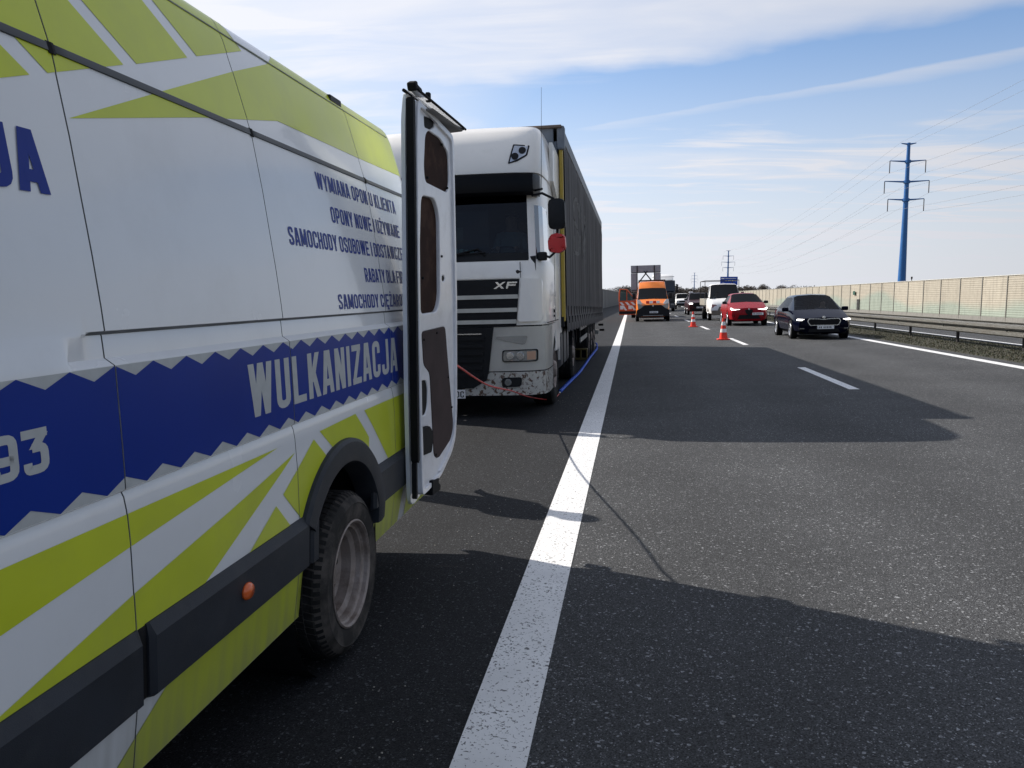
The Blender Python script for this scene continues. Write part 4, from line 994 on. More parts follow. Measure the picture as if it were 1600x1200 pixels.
for j in range(len(rows) - 1): bm.faces.new((vr[j][0], vr[j][-1], vr[j + 1][-1], vr[j + 1][0]))
cab = obj('cab', bm, CABW, lor, smooth=32)
bmesh.ops.remove_doubles(cglass, verts=cglass.verts, dist=.001); obj('windscreen', cglass, glassmat('lorry windscreen glass', (.30, .36, .38), .45), lor, smooth=60)
bmesh.ops.remove_doubles(sglass, verts=sglass.verts, dist=.001); sl = [f for f in sglass.faces if f.calc_center_median().x < 0]; lefts = sglass.copy()
bmesh.ops.delete(sglass, geom=sl, context='FACES'); bmesh.ops.delete(lefts, geom=[f for f in lefts.faces if f.calc_center_median().x > 0], context='FACES')
SG_ = mat('cab side glass', (.20, .24, .28), .04, metal=.75, coat=1, noise=.02)
obj('side_window', sglass, SG_, lor); obj('side_window', lefts, SG_, lor)
def fpan(name, polys, m, thick=.012, off=.004, parent=lor, sm=30, lim=None):
    """plate that follows the curved front of the cab; polygons in (x, z)"""
    bm = bmesh.new()
    for p in polys:
        vs = [bm.verts.new((q[0], 0, q[1])) for q in p]; bm.faces.new(vs)
    bmesh.ops.triangulate(bm, faces=bm.faces[:])
    for s in (-1, 1):
        for xx in (.25, .5, .7, .86, .95, 1.04, 1.10, 1.16, 1.2):
            bmesh.ops.bisect_plane(bm, geom=bm.verts[:] + bm.edges[:] + bm.faces[:], plane_co=(s * xx, 0, 0), plane_no=(1, 0, 0))
    zs = [v.co.z for v in bm.verts]
    for c in CR:
        if min(zs) < c[0] < max(zs): bmesh.ops.bisect_plane(bm, geom=bm.verts[:] + bm.edges[:] + bm.faces[:], plane_co=(0, 0, c[0]), plane_no=(0, 0, 1))
    fr = bm.faces[:]
    r = bmesh.ops.extrude_face_region(bm, geom=fr); nv = {v for v in r['geom'] if isinstance(v, bmesh.types.BMVert)}
    for v in bm.verts: v.co.y = yf(v.co.x, v.co.z) - (off + thick if v in nv else off)
    return obj(name, bm, m, parent, smooth=sm)
def sym(p): return [(-x, z) for x, z in p][::-1]
fpan('windscreen_border', [[(-1.03, 2.03), (1.03, 2.03), (1.03, 2.13), (-1.03, 2.13)]], BLACKP, .004, .002)
# sun visor
bm = bmesh.new(); rr = []
for x in (-1.16, -1.1, -.9, -.6, 0, .6, .9, 1.1, 1.16):
    y0 = bowy(abs(x) / .985) + .04; e = .12 if abs(x) > 1.12 else 0
    rr.append([bm.verts.new(p) for p in ((x, y0 + e, 3.13), (x, y0 - .03 + e, 3.07), (x, y0 + .0 + e, 2.90), (x, y0 + .05 + e, 2.86), (x, y0 + .26, 2.92), (x, y0 + .26, 3.13))])
for a, b in zip(rr, rr[1:]):
    for k in range(6): bm.faces.new((a[k], a[(k + 1) % 6], b[(k + 1) % 6], b[k]))
bm.faces.new(rr[0]); bm.faces.new(rr[-1][::-1]); obj('sun_visor', bm, mat('visor black', (.004, .0045, .006), .35, spec=.12, noise=.1), lor, smooth=40)
fpan('bonnet_panel', [[(-.925, 1.805), (.925, 1.805), (.925, 2.015), (-.925, 2.015)]], CABW, .012)
fpan('grille', [[(-.915, 1.795), (.915, 1.795), (.862, 1.19), (.575, 1.185), (-.575, 1.185), (-.862, 1.19)]], BLACKP, .006)
for z0, xw in ((1.545, .895), (1.375, .882), (1.225, .870)): fpan('grille_slat', [[(-xw, z0), (xw, z0), (xw - .004, z0 + .052), (-xw + .004, z0 + .052)]], mat('cream slat', (.52, .51, .46), .4, noise=.1), .024, .006)
for z0 in (1.475, 1.31): fpan('grille_bar', [[(-.86, z0), (.86, z0), (.86, z0 + .02), (-.86, z0 + .02)]], STEELD, .010, .008)
fpan('corner_deflector', [rnd([(.945, 1.80), (1.195, 1.795), (1.195, 1.25), (.885, 1.245)], .05, 4, True)], CABW, .055)
fpan('corner_deflector', [rnd(sym([(.945, 1.80), (1.195, 1.795), (1.195, 1.25), (.885, 1.245)]), .05, 4, True)], CABW, .055)
tx = flat_text('XF', (.585, yf(.585, 1.7) - .014, 1.675), (1, 0, 0), (0, 0, 1), (0, -1, 0), .085, .285, t=.24, w=1.2, gap=.25, slant=.25); obj('lettering', tx, CHROME, lor)
obj('emblem', pr([(.845, 1.885), (.895, 1.91), (.945, 1.885), (.895, 1.86)], 'y', yf(.9, 1.88) - .022, yf(.9, 1.88)), POSTM, lor)
# lower front
LOWO = [(.50, .60), (.58, 1.17), (.66, 1.19), (1.215, 1.19), (1.22, .62)]
bm = bmesh.new()
def lowshell(z0, z1, xin0, xin1, sides):
    bm = bmesh.new(); rws = []
    n = 14
    for j in range(n + 1):
        z = z0 + (z1 - z0) * j / n; xi = xin0 + (xin1 - xin0) * j / n; row = []
        for x, y in [(xi, None)] + [(q, None) for q in (.3, .5, .7, .86, .98, 1.08, 1.16) if q > xi + .03] : row.append((x, bowy(x) - .075))
        row += [(1.215, .14), (1.24, .34), (1.245, .55), (1.245, .86)]
        rws.append(row)
    m_ = min(len(r) for r in rws); rws = [r[-m_:] for r in rws]
    for j, r in enumerate(rws): r[0] = (xin0 + (xin1 - xin0) * j / n, bowy(xin0 + (xin1 - xin0) * j / n) - .075)
    for s in sides:
        vv = [[bm.verts.new((s * x, y, z0 + (z1 - z0) * j / n)) for x, y in r] for j, r in enumerate(rws)]
        for a, b in zip(vv, vv[1:]):
            for k in range(len(a) - 1):
                cy = (a[k].co.y + a[k + 1].co.y) / 2
                bm.faces.new((a[k], a[k + 1], b[k + 1], b[k]))
    bmesh.ops.solidify(bm, geom=bm.faces[:], thickness=.02)
    return bm
for sd_ in (1, -1):
    obj('lower_front', lowshell(.615, 1.185, .50, .58, (sd_,)), mat('grimy white front', (.86, .84, .77), .36, coat=.35, noise=.05, nscale=3, dirt=(.60, .56, .45, .35), dscale=2.2, dlo=.48, dhi=.8), lor, smooth=30)
    obj('bumper', lowshell(.30, .602, .02, .47, (sd_,)), CABD, lor, smooth=30)
obj('under_guard', cbox((0, .25, .42), (2.2, .3, .22), .02), STEELD, lor)
fpan('lower_grille', [[(-.58, 1.18), (.58, 1.18), (.505, .62), (.47, .50), (.30, .40), (-.30, .40), (-.47, .50), (-.505, .62)]], BLACKP, .012, .006)
for k in range(6):
    z0 = 1.02 - k * .095; w_ = .46 - k * .008; fpan('grille_louvre', [[(-w_, z0), (w_, z0), (w_, z0 + .045), (-w_, z0 + .045)]], BLACKP, .022, .018)
fpan('grille_line', [[(-.42, 1.095), (.42, 1.095), (.42, 1.108), (-.42, 1.108)]], CHROME, .02, .014)
for s in (1, -1):
    fl = (lambda p: p if s == 1 else sym(p))
    fpan('headlamp', [fl(rnd([(.695, .745), (1.115, .748), (1.12, .878), (.70, .872)], .03, 4, True))], LAMPG, .010, .010)
    fpan('headlamp_frame', [fl(rnd([(.68, .73), (1.135, .733), (1.14, .893), (.685, .887)], .035, 4, True))], BLACKP, .006, .006)
    for cx in (.785, .915):
        bm = bmesh.new(); prism(bm, [(s * cx + .052 * math.cos(k * .3927), .810 + .052 * math.sin(k * .3927)) for k in range(16)], 'y', yf(cx, .8) - .034, yf(cx, .8) - .022, .004); obj('lamp_reflector', bm, mat('reflector', (.55, .56, .56), .12, metal=.8, noise=.1), lor)
    fpan('indicator', [fl([(1.0, .758), (1.105, .76), (1.108, .866), (1.0, .864)])], mat('pale amber lens', (.50, .30, .20), .3, noise=.1), .012, .012)
    fpan('fog_lamp', [fl(rnd([(.67, .405), (.92, .415), (.93, .535), (.67, .53)], .04, 4, True))], BLACKP, .010, .008)
    bm = bmesh.new(); prism(bm, [(s * .75 + .045 * math.cos(k * .3927), .470 + .045 * math.sin(k * .3927)) for k in range(16)], 'y', yf(.75, .5) - .026, yf(.75, .5) - .014, .004); obj('fog_lens', bm, LAMPG, lor)
    fpan('step_recess', [fl(rnd([(.61, 1.062), (1.01, 1.066), (.985, .965), (.94, .955), (.61, 1.03)], .02, 3, True))], mat('shade step', (.30, .29, .26), .6, noise=.1), .004, .006)
    q = [(.775, 3.27), (.835, 3.535), (1.045, 3.52), (1.02, 3.38), (.90, 3.305)]
    fpan('roof_lamp', [fl(rnd(q, .015, 3, True))], BLACKP, .010, .004)
    fpan('roof_lamp_glass', [fl(rnd([(.80, 3.29), (.85, 3.515), (1.025, 3.505), (1.00, 3.39), (.89, 3.325)], .01, 3, True))], mat('lamp glass bright', (.50, .54, .60), .1, metal=.6, coat=1, noise=.2, nscale=12), .016, .004)
    for cx, cz_ in ((.865, 3.37), (.955, 3.45)): fpan('roof_lamp_bulb', [[(s * cx + .047 * math.cos(k * .5236), cz_ + .047 * math.sin(k * .5236)) for k in range(12)]], BLACKP, .024, .004)
    # side: cab fender, door seam, steps
    arch = [(.86, .30), (.86, 1.0), (.98, 1.28)] + [(1.42 + .60 * math.cos(R(a)), .52 + .60 * math.sin(R(a))) for a in (100, 75, 50, 25, 5)] + [(2.05, .55), (2.05, 1.20), (.55, 1.20), (.55, .30)]
    obj('wheel_arch', pr([(.87, .62), (.90, 1.19), (2.06, 1.19), (2.06, .60), (1.99, .60)] + [(1.42 + .56 * math.cos(R(a)), .52 + .56 * math.sin(R(a))) for a in range(20, 171, 15)], 'x', s * 1.10, s * 1.242), CABW, lor)
    obj('side_skirt', cbox((s * 1.22, 1.75, 1.02), (.05, .62, .50), .02), CABW, lor)
    obj('door_seam', cbox((s * 1.2465, 1.0, 1.22), (.004, 1.6, .012)), RUB, lor)
    obj('door_seam', cbox((s * 1.2465, 1.33, 2.0), (.004, .010, 1.56)), RUB, lor)
    obj('door_handle', cbox((s * 1.252, 1.16, 1.36), (.012, .12, .045), .004), RUB, lor)
    obj('door_handle', cbox((s * 1.252, 1.16, 1.29), (.012, .09, .03), .004), RUB, lor)
    # rear side fairing behind the cab
    obj('side_fairing', pr([(2.12, 1.0), (2.42, 1.0), (2.42, 3.55), (2.34, 3.70), (1.4, 3.74), (1.4, 3.2), (2.12, 3.0)], 'x', s * 1.19, s * 1.248, .012), CABW, lor)
    # mirrors
    bm = bmesh.new(); tube(bm, [(s * 1.08, .22, 2.86), (s * 1.22, .12, 2.87), (s * 1.36, .14, 2.80), (s * 1.40, .2, 2.70)], .016, 8); tube(bm, [(s * 1.08, .24, 2.92), (s * 1.22, .16, 2.93)], .014, 8)
    tube(bm, [(s * 1.20, .22, 2.10), (s * 1.30, .12, 2.06), (s * 1.39, .14, 2.14), (s * 1.40, .2, 2.40), (s * 1.40, .2, 2.70)], .018, 8)
    obj('mirror_arm', bm, BLACKP, lor, smooth=40)
    obj('mirror_foot', cbox((s * 1.20, .20, 2.08), (.12, .10, .11), .02), BLACKP, lor)
    obj('mirror', pr(rnd([(s * 1.29, 2.42), (s * 1.29, 2.80), (s * 1.50, 2.80), (s * 1.51, 2.42)], .06, 4, True), 'y', .13, .24, .03), BLACKP, lor, smooth=40)
    obj('lower_mirror', pr(rnd([(s * 1.29, 2.13), (s * 1.28, 2.30), (s * 1.36, 2.37), (s * 1.50, 2.34), (s * 1.51, 2.16), (s * 1.42, 2.11)], .03, 4, True), 'y', .10, .26, .055), RED if s == 1 else BLACKP, lor, smooth=40, label='bright red lower mirror housing' if s == 1 else None)
    obj('fuel_tank', pr(rnd([(.0, .42), (.62, .42), (.62, 1.05), (.0, 1.05)], .12, 5, True), 'y', 2.35, 3.9, .05), mat('dull tank', (.10, .10, .105), .5, metal=.5, noise=.2), lor, smooth=40).location = (s * .61 + (-.62 if s == -1 else 0) * 0 + (0 if s == 1 else -.62), 0, 0)
    for yy in (2.75, 3.45): obj('tank_strap', cbox((s * 1.235, yy, .73), (.012, .05, .62), .004), RUB, lor)
for x0 in (-.86, .86): obj('bonnet_seam', cbox((x0 * 1.078, yf(.93, 1.9) - .014, 1.91), (.008, .006, .2)), RUB, lor)
# plate
obj('number_plate', cbox((-.07, -.095, .325), (.52, .012, .115), .004), PAPER, lor)
obj('plate_lettering', flat_text('OC', (.062, -.1025, .282), (1, 0, 0), (0, 0, 1), (0, -1, 0), .082, .108, t=.15, w=.5, gap=.14), RUB, lor)
# wipers, dashboard, seats and the boards behind the glass
for x0, x1 in ((-.8, -.1), (.0, .48)):
    bm = bmesh.new(); tube(bm, [(x0, .0, 2.10), ((x0 + x1) / 2, .04, 2.16), (x1 - .1, .05, 2.19), (x1, .03, 2.10)], .012, 6); tube(bm, [(x0, .0, 2.12), (x1, .03, 2.14)], .009, 6); obj('wiper', bm, RUB, lor)
obj('dashboard', pr([(.12, 1.9), (.12, 2.08), (.45, 2.16), (.62, 2.05), (.62, 1.7)], 'x', -1.12, 1.12), STEELD, lor)
for xx in (-.6, .6): obj('seat', pr(rnd([(1.0, 1.6), (1.1, 1.65), (1.15, 2.35), (1.22, 2.62), (1.30, 2.6), (1.30, 1.6)], .03, 3, True), 'x', xx - .25, xx + .25, .03), SEAT, lor)
obj('rear_wall', cbox((0, 2.0, 2.3), (2.2, .03, 1.9)), SEAT, lor)
bm = bmesh.new(); lathe(bm, [(.215, -.012), (.235, 0), (.215, .012), (.20, 0)], 28, closed=True); bmesh.ops.rotate(bm, cent=(0, 0, 0), matrix=Euler((0, 0, R(90))).to_matrix() @ Euler((0, R(60), 0)).to_matrix(), verts=bm.verts); bmesh.ops.translate(bm, vec=(.62, .62, 2.15), verts=bm.verts); obj('steering_wheel', bm, RUB, lor, smooth=40)
o = obj('notice_board', cbox((.16, .42, 2.46), (.62, .015, .50), .006), mat('dark notice board', (.010, .012, .018), .5, noise=.2), lor)
bm = bmesh.new(); box(bm, (.0, .408, 2.42), (.24, .008, .17)); obj('notice_sheet', bm, mat('dim green sheet', (.10, .13, .12), .6, noise=.2), lor)
bm = bmesh.new()
for k in range(5): box(bm, (-.02 + k * .07, .30, 2.175 + .01 * (k % 2)), (.05, .12, .03 + .02 * (k % 3)), .004)
o = obj('dash_papers', bm, mat('teal papers', (.30, .55, .50), .5, noise=.4, nscale=20), lor); o['kind'] = 'stuff'
bm = bmesh.new(); tube(bm, [(1.19, .28, 2.92), (1.20, .28, 3.2), (1.22, .29, 4.22)], .005, 5, .002); obj('aerial', bm, RUB, lor)
# chassis and wheels
def truck_wheel(name, x, y, rad=.51, parent=lor, w_=.30, side=1):
    s = side; P = [(rad * .56, -.02), (rad * .60, .0), (rad * .78, .012), (rad * .94, .0), (rad, -.03), (rad, -w_ + .02), (rad * .94, -w_), (rad * .56, -w_)]
    bm = bmesh.new(); lathe(bm, [(r_, s * x_) for r_, x_ in P], 40, (x, y, rad))
    o = obj(name, bm, TYRED, parent, smooth=40)
    bm = bmesh.new(); lathe(bm, [(rad * .56, -.02 * s), (rad * .53, .0), (rad * .50, -.03 * s), (rad * .46, -.10 * s), (rad * .30, -.10 * s), (rad * .26, -.02 * s), (rad * .2, .02 * s), (0, .03 * s)], 28, (x, y, rad)); obj('rim', bm, RIM, o, smooth=30)
    return o
for s in (1, -1):
    truck_wheel('wheel', s * 1.22, 1.42, side=s); truck_wheel('wheel', s * 1.22, 5.15, side=s, w_=.56)
    for yy in (10.55, 11.86, 13.17): truck_wheel('wheel', s * 1.24, yy, side=s, w_=.38)
    obj('frame_rail', cbox((s * .42, 3.9, .85), (.09, 5.6, .26), .01), STEELD, lor)
    obj('trailer_rail', cbox((s * .55, 10.0, 1.02), (.12, 12.0, .30), .01), STEELD, lor)
    obj('mudguard', pr([(5.15 + .62 * math.cos(R(a)), .51 + .62 * math.sin(R(a))) for a in range(15, 166, 15)] + [(5.15 + .59 * math.cos(R(a)), .51 + .59 * math.sin(R(a))) for a in range(165, 14, -15)], 'x', s * .64, s * 1.25), BLACKP, lor)
    obj('landing_leg', cbox((s * .95, 7.6, .62), (.12, .14, .9), .01), STEELD, lor)
    for zz in (.62, .88): obj('side_guard', cbox((s * 1.22, 8.6, zz), (.03, 2.6, .10), .008), STEEL, lor)
    obj('side_post', cbox((s * 1.20, 7.5, .80), (.03, .06, .55)), STEELD, lor); obj('side_post', cbox((s * 1.20, 9.6, .80), (.03, .06, .55)), STEELD, lor)
    obj('rear_mudflap', cbox((s * 1.05, 13.85, .55), (.40, .015, .5), .004), RUB, lor)
obj('engine_block', cbox((0, 1.2, .85), (1.0, 1.8, .7), .05), STEELD, lor)
obj('axle', tb([(-1.1, 1.42, .5), (1.1, 1.42, .5)], .07), STEELD, lor); obj('axle', tb([(-1.1, 5.15, .5), (1.1, 5.15, .5)], .09), STEELD, lor)
for yy in (10.55, 11.86, 13.17): obj('axle', tb([(-1.1, yy, .5), (1.1, yy, .5)], .07), STEELD, lor)
# trailer box: slightly nose up and a touch out of line
TM = Matrix.Translation((.045, 2.25, 0)) @ Matrix.Rotation(-R(.40), 4, 'Z') @ Matrix.Rotation(-R(.75), 4, 'X')
def tobj(name, bm, m, **k):
    bmesh.ops.transform(bm, matrix=TM, verts=bm.verts); return obj(name, bm, m, lor, **k)
TL, TH, TW = 13.6, 4.17, 1.265
for s in (1, -1):
    bm = bmesh.new(); ny = 230; rows = []
    for i in range(ny + 1):
        yy = .12 + (TL - .24) * i / ny; row = []
        for z in (1.34, 1.42, 1.6, 2.0, 2.5, 3.0, 3.4, 3.7, 3.86, 3.95):
            e = min(1, (3.96 - z) / .2) * min(1, (z - 1.30) / .15)
            wv = (.014 * math.sin(yy * 10.5 + .5 * math.sin(yy * 3.1)) + .009 * math.sin(yy * 23.7 + z) + .012 * math.sin(yy * 1.7 + z * .8)) * e
            row.append(bm.verts.new((s * (TW + .004 + wv), yy, z)))
        rows.append(row)
    for a, b in zip(rows, rows[1:]):
        for k in range(len(a) - 1): bm.faces.new((a[k], a[k + 1], b[k + 1], b[k]))
    tobj('side_curtain', bm, CURT, smooth=60)
    # loose lower hem with pleats
    bm = bmesh.new(); rows = []
    for i in range(341):
        yy = .12 + (TL - .24) * i / 340; ph = (yy % .62) / .62; pl = abs(math.sin(ph * math.pi)); row = []
        for z, k in ((1.37, 0), (1.28, .35), (1.17, .8), (1.08 - .03 * pl, 1), (1.05 - .045 * pl, .9)): row.append(bm.verts.new((s * (TW + .008 + .035 * k * pl + .008 * math.sin(yy * 31) * k), yy, z)))
        rows.append(row)
    for a, b in zip(rows, rows[1:]):
        for k in range(len(a) - 1): bm.faces.new((a[k], a[k + 1], b[k + 1], b[k]))
    tobj('curtain_hem', bm, CURT, smooth=60)
    strap = None
    for i in range(21):
        yy = .42 + i * .62
        if yy > TL - .3: break
        bm = bmesh.new(); box(bm, (s * (TW + .022), yy, 1.24), (.012, .07, .36), .003); box(bm, (s * (TW + .034), yy, 1.20), (.02, .055, .11), .005); tobj('strap_buckle', bm, BLACKP)
    bm = bmesh.new(); box(bm, (s * (TW - .01), TL / 2, 4.03), (.05, TL, .20), .012); tobj('top_rail', bm, mat('dark top rail', (.045, .048, .055), .45, metal=.3, noise=.15))
    bm = bmesh.new(); box(bm, (s * (TW - .04), TL / 2, 1.17), (.05, TL, .16), .008); tobj('side_rave', bm, STEELD)
    bm = bmesh.new(); box(bm, (s * (TW - .024), .045, 2.55), (.058, .08, 2.75), .012); tobj('corner_post', bm, YEL)
    bm = bmesh.new(); box(bm, (s * (TW - .02), TL - .02, 2.6), (.06, .12, 3.0), .012); tobj('rear_post', bm, STEELD)
    bm = bmesh.new(); box(bm, (s * (TW - .02), .04, 3.97), (.12, .16, .36), .03); tobj('corner_casting', bm, mat('grey blue frame', (.15, .17, .20), .5, noise=.12))
    bm = bmesh.new(); box(bm, (s * 1.2, TL + .02, 4.0), (.10, .06, .12), .01); box(bm, (s * 1.24, TL + .04, 3.93), (.05, .05, .10), .01); tobj('rear_lamp_top', bm, AMBER)
    for k in range(3):
        bm = bmesh.new(); box(bm, (s * (1.18 + .03 * k), TL + .06 + .05 * k, 1.02 - .17 * k), (.16, .14, .07), .01); tobj('rear_fitting', bm, RUB)
bm = bmesh.new(); box(bm, (0, TL / 2, 4.125), (TW * 2, TL, .03), .01); tobj('trailer_roof', bm, mat('roof tarp', (.30, .31, .33), .6, noise=.15))
bm = bmesh.new(); box(bm, (0, .03, 2.55), (TW * 2 - .16, .05, 2.75), .01); tobj('headboard', bm, mat('grey blue frame', (.15, .17, .20)))
bm = bmesh.new(); box(bm, (0, .0, 3.97), (TW * 2 - .26, .07, .34), .015); tobj('front_header', bm, mat('grey blue frame', (.15, .17, .20)))
bm = bmesh.new(); box(bm, (0, -.03, 4.13), (TW * 2, .12, .045), .015); tobj('front_lip', bm, mat('worn brown lip', (.13, .10, .08), .6, noise=.3, dirt=(.30, .16, .07, .8), dscale=6))
bm = bmesh.new(); box(bm, (.62, -.045, 3.98), (.5, .02, .03), .006); tobj('header_slot', bm, RUB)
bm = bmesh.new(); box(bm, (0, TL / 2, 1.25), (TW * 2 - .12, TL - .1, .06)); tobj('trailer_floor', bm, STEELD)
bm = bmesh.new(); box(bm, (0, TL, 2.6), (TW * 2 - .1, .05, 2.9)); tobj('rear_doors', bm, STEELD)
bm = bmesh.new(); box(bm, (0, TL - .1, .62), (2.3, .1, .14), .02); tobj('rear_bumper', bm, STEEL)
# faint tall lettering on the curtain
bm = bmesh.new()
qs, tw = text_quads('SM', .07, .44, .16)
for q, li in qs:
    bm.faces.new([bm.verts.new((.0008 * li, 1.9 + p[0] * 3.0, 2.35 + p[1] * 1.05)) for p in q])
bmesh.ops.triangulate(bm, faces=bm.faces[:]); bmesh.ops.subdivide_edges(bm, edges=bm.edges[:], cuts=6, use_grid_fill=True)
for v in bm.verts: v.co.x += TW + .004 + .014 * math.sin(v.co.y * 10.5 + .5 * math.sin(v.co.y * 3.1)) + .009 * math.sin(v.co.y * 23.7 + v.co.z) + .012 * math.sin(v.co.y * 1.7 + v.co.z * .8) + .005
tobj('faded_lettering', bm, mat('faded print', (.135, .13, .125), .65, spec=.2, noise=.5, nscale=9))['kind'] = 'stuff'
# ------------------------------------------------------------------ hoses and the yellow block
hp = empty('air_hose', (-1.3, 5.6, 0)); tag(hp, 'red and blue air hose running from the van along the lorry to its rear wheels', 'hose')
pts = [Vector(p) for p in ((-1.9, 4.6, 1.38), (-1.40, 4.80, 1.32), (-1.31, 5.15, 1.18), (-1.275, 5.75, 1.03), (-1.335, 7.4, .70), (-1.348, 9.1, .443), (-1.30, 10.0, .275), (-1.235, 10.9, .13), (-1.16, 11.5, .045), (-1.12, 12.2, -.005), (-1.11, 12.75, -.005))]
def spline(P, n=8):
    o = []
    for i in range(len(P) - 1):
        p0 = P[max(i - 1, 0)]; p1 = P[i]; p2 = P[i + 1]; p3 = P[min(i + 2, len(P) - 1)]
        for k in range(n):
            t = k / n; o.append(.5 * ((2 * p1) + (p2 - p0) * t + (2 * p0 - 5 * p1 + 4 * p2 - p3) * t * t + (3 * p1 - p0 - 3 * p2 + p3) * t ** 3))
    o.append(P[-1]); return o
obj('red_hose', tb(spline(pts), .008, 8), HOSER, hp, off=(-1.3, 5.6, 0), smooth=60)
pts = [Vector(p) for p in ((-1.11, 12.75, .0), (-1.10, 13.2, .0), (-1.06, 14.6, .0), (-1.01, 16.1, .005), (-1.00, 18.0, .01), (-.99, 20.0, .02), (-.97, 21.6, .03), (-.95, 23.0, .06), (-.99, 23.4, .20))]
sp_ = spline(pts, 10); bm = bmesh.new(); coil = []
L = 0
for a, b in zip(sp_, sp_[1:]):
    d = (b - a); n = max(2, int(d.length / .03)); side = d.cross(Vector((0, 0, 1))).normalized(); up = Vector((0, 0, 1))
    for k in range(n):
        L += d.length / n; ph = L * 38; coil.append(a + d * k / n + side * math.cos(ph) * .016 + up * (math.sin(ph) * .016 + .016))
tube(bm, coil, .019, 6)
obj('blue_hose', bm, HOSEB, hp, off=(-1.3, 5.6, 0), smooth=60)
bm = bmesh.new(); tube(bm, [(-1.115, 12.62, .002), (-1.108, 12.85, .006)], .018, 8); obj('coupling', bm, CHROME, hp, off=(-1.3, 5.6, 0))
cr = empty('wheel_chock', (-1.22, 20.0, -.03)); tag(cr, 'small yellow block with dark openings on the ground under the trailer', 'wheel chock')
bm = bmesh.new(); box(bm, (0, 0, .03), (.34, .22, .05), .01); box(bm, (0, 0, .27), (.34, .22, .04), .01)
for xx in (-.15, 0, .15): box(bm, (xx, 0, .15), (.04, .2, .22), .008)
obj('block_frame', bm, mat('dull yellow', (.10, .075, .018), .6, noise=.2), cr)['kind'] = 'stuff'
obj('core', cbox((0, .05, .15), (.3, .06, .2)), RUB, cr)
# ================================================================== cars and vans in the queue
def circ(cx, cz, r, n=16): return [(cx + r * math.cos(2 * math.pi * k / n), cz + r * math.sin(2 * math.pi * k / n)) for k in range(n)]
def vehicle(name, x, y, label, cat, st, paint, cabin, ws, rw, wheels, wr=.33, glass=GLASSD, wx=None, tilt=True, trimz=None, group=None, trim=BLACKP):
    """st: stations (y, zb, zbelt, zr, wb, wbelt, wr); cabin: station spans with side glass; ws/rw: windscreen / rear window spans"""
    root = empty(name, M=placeM(x, y)); tag(root, label, cat, group)
    bm = bmesh.new(); V = []
    for (yy, zb, zl, zr, wb, wl, w_) in st:
        h = [(0, zb), (.75 * wb, zb), (wb - .02, zb + .09), (wb + .02, zb + .55 * (zl - zb) * .9), (wl + .01, zl - .10), (wl - .03, zl), (w_, zr - .05 if zr > zl + .2 else zr - .01), (w_ - min(.12, w_ * .2), zr), (0, zr + .025)]
        ring = [(a, b) for a, b in h] + [(-a, b) for a, b in h[-2:0:-1]]
        V.append([bm.verts.new((a, yy, b)) for a, b in ring])
    n = len(V[0]); F = {}
    for i, (A, B) in enumerate(zip(V, V[1:])):
        for k in range(n): F[i, k] = bm.faces.new((A[k], A[(k + 1) % n], B[(k + 1) % n], B[k]))
    bm.faces.new(V[0]); bm.faces.new(V[-1][::-1])
    gl = []
    gl.append(('windscreen', [F[i, k] for i in ws for k in (6, 7, 8, 9)]))
    if rw: gl.append(('rear_window', [F[i, k] for i in rw for k in (6, 7, 8, 9)]))
    for (a, b) in cabin:
        gl.append(('side_window', [F[i, 5] for i in range(a, b)])); gl.append(('side_window', [F[i, 10] for i in range(a, b)]))
    dead = []
    for nm, fs in gl:
        bmesh.ops.inset_region(bm, faces=fs, thickness=.045, use_even_offset=True)
        g = bmesh.new(); mp = {}
        for f in fs:
            vs = []
            for v in f.verts:
                if v not in mp: mp[v] = g.verts.new(v.co)
                vs.append(mp[v])
            g.faces.new(vs)
        obj(nm, g, glass, root, smooth=60); dead += fs
    bmesh.ops.delete(bm, geom=dead, context='FACES_ONLY')
    # rounding of the big edges
    obj('body', bm, paint, root, smooth=38)
    W_ = max(s[4] for s in st)
    for yy in wheels:
        for s in (1, -1):
            xx = s * (W_ + .022)
            bm = bmesh.new(); lathe(bm, [(wr * 1.16, s * .004), (wr * 1.16, -s * .05), (wr * .6, -s * .05)], 28, (xx - s * .004, yy, wr + .01)); obj('wheel_arch', bm, RUB, root)
            P = [(wr * .66, -.01), (wr * .72, .004), (wr * .95, .002), (wr, -.02), (wr, -.20), (wr * .6, -.20)]
            bm = bmesh.new(); lathe(bm, [(a, s * b) for a, b in P], 28, (xx + s * .004, yy, wr)); wh = obj('wheel', bm, RUB, root, smooth=40)
            bm = bmesh.new(); lathe(bm, [(wr * .67, -s * .005), (wr * .64, s * .006), (wr * .60, -s * .02), (wr * .58, -s * .06), (wr * .2, -s * .05), (wr * .18, -s * .01), (0, 0)], 28, (xx + s * .006, yy, wr))
            for k in range(5):
                a = k * 2 * math.pi / 5; prism(bm, [(yy + math.cos(a + d) * r_, wr + math.sin(a + d) * r_) for d, r_ in ((-.25, wr * .16), (-.13, wr * .62), (.13, wr * .62), (.25, wr * .16))], 'x', xx - s * .02, xx - s * .002)
            obj('rim', bm, mat('alloy rim', (.55, .56, .58), .3, metal=.7, noise=.08), wh, smooth=30)
    ya = st[0][0]; yb = st[-1][0]
    obj('underbody', cbox((0, (ya + yb) / 2, st[3][1] + .02), (W_ * 1.7, (yb - ya) * .9, .10), .02), RUB, root)
    return root
def fplate(root, name, poly, y, m, th=.02, bev=.004): return obj(name, pr(poly, 'y', y - th, y + .02, bev), m, root)
def mirrors(root, x, y, z, m, w_=.22, h=.14):
    for s in (1, -1):
        obj('mirror', cbox((s * (x + w_ / 2), y, z), (w_, .12, h), .04), m, root, smooth=40); obj('mirror_foot', cbox((s * (x - .02), y + .02, z - h * .4), (.12, .06, .04), .01), BLACKP, root)
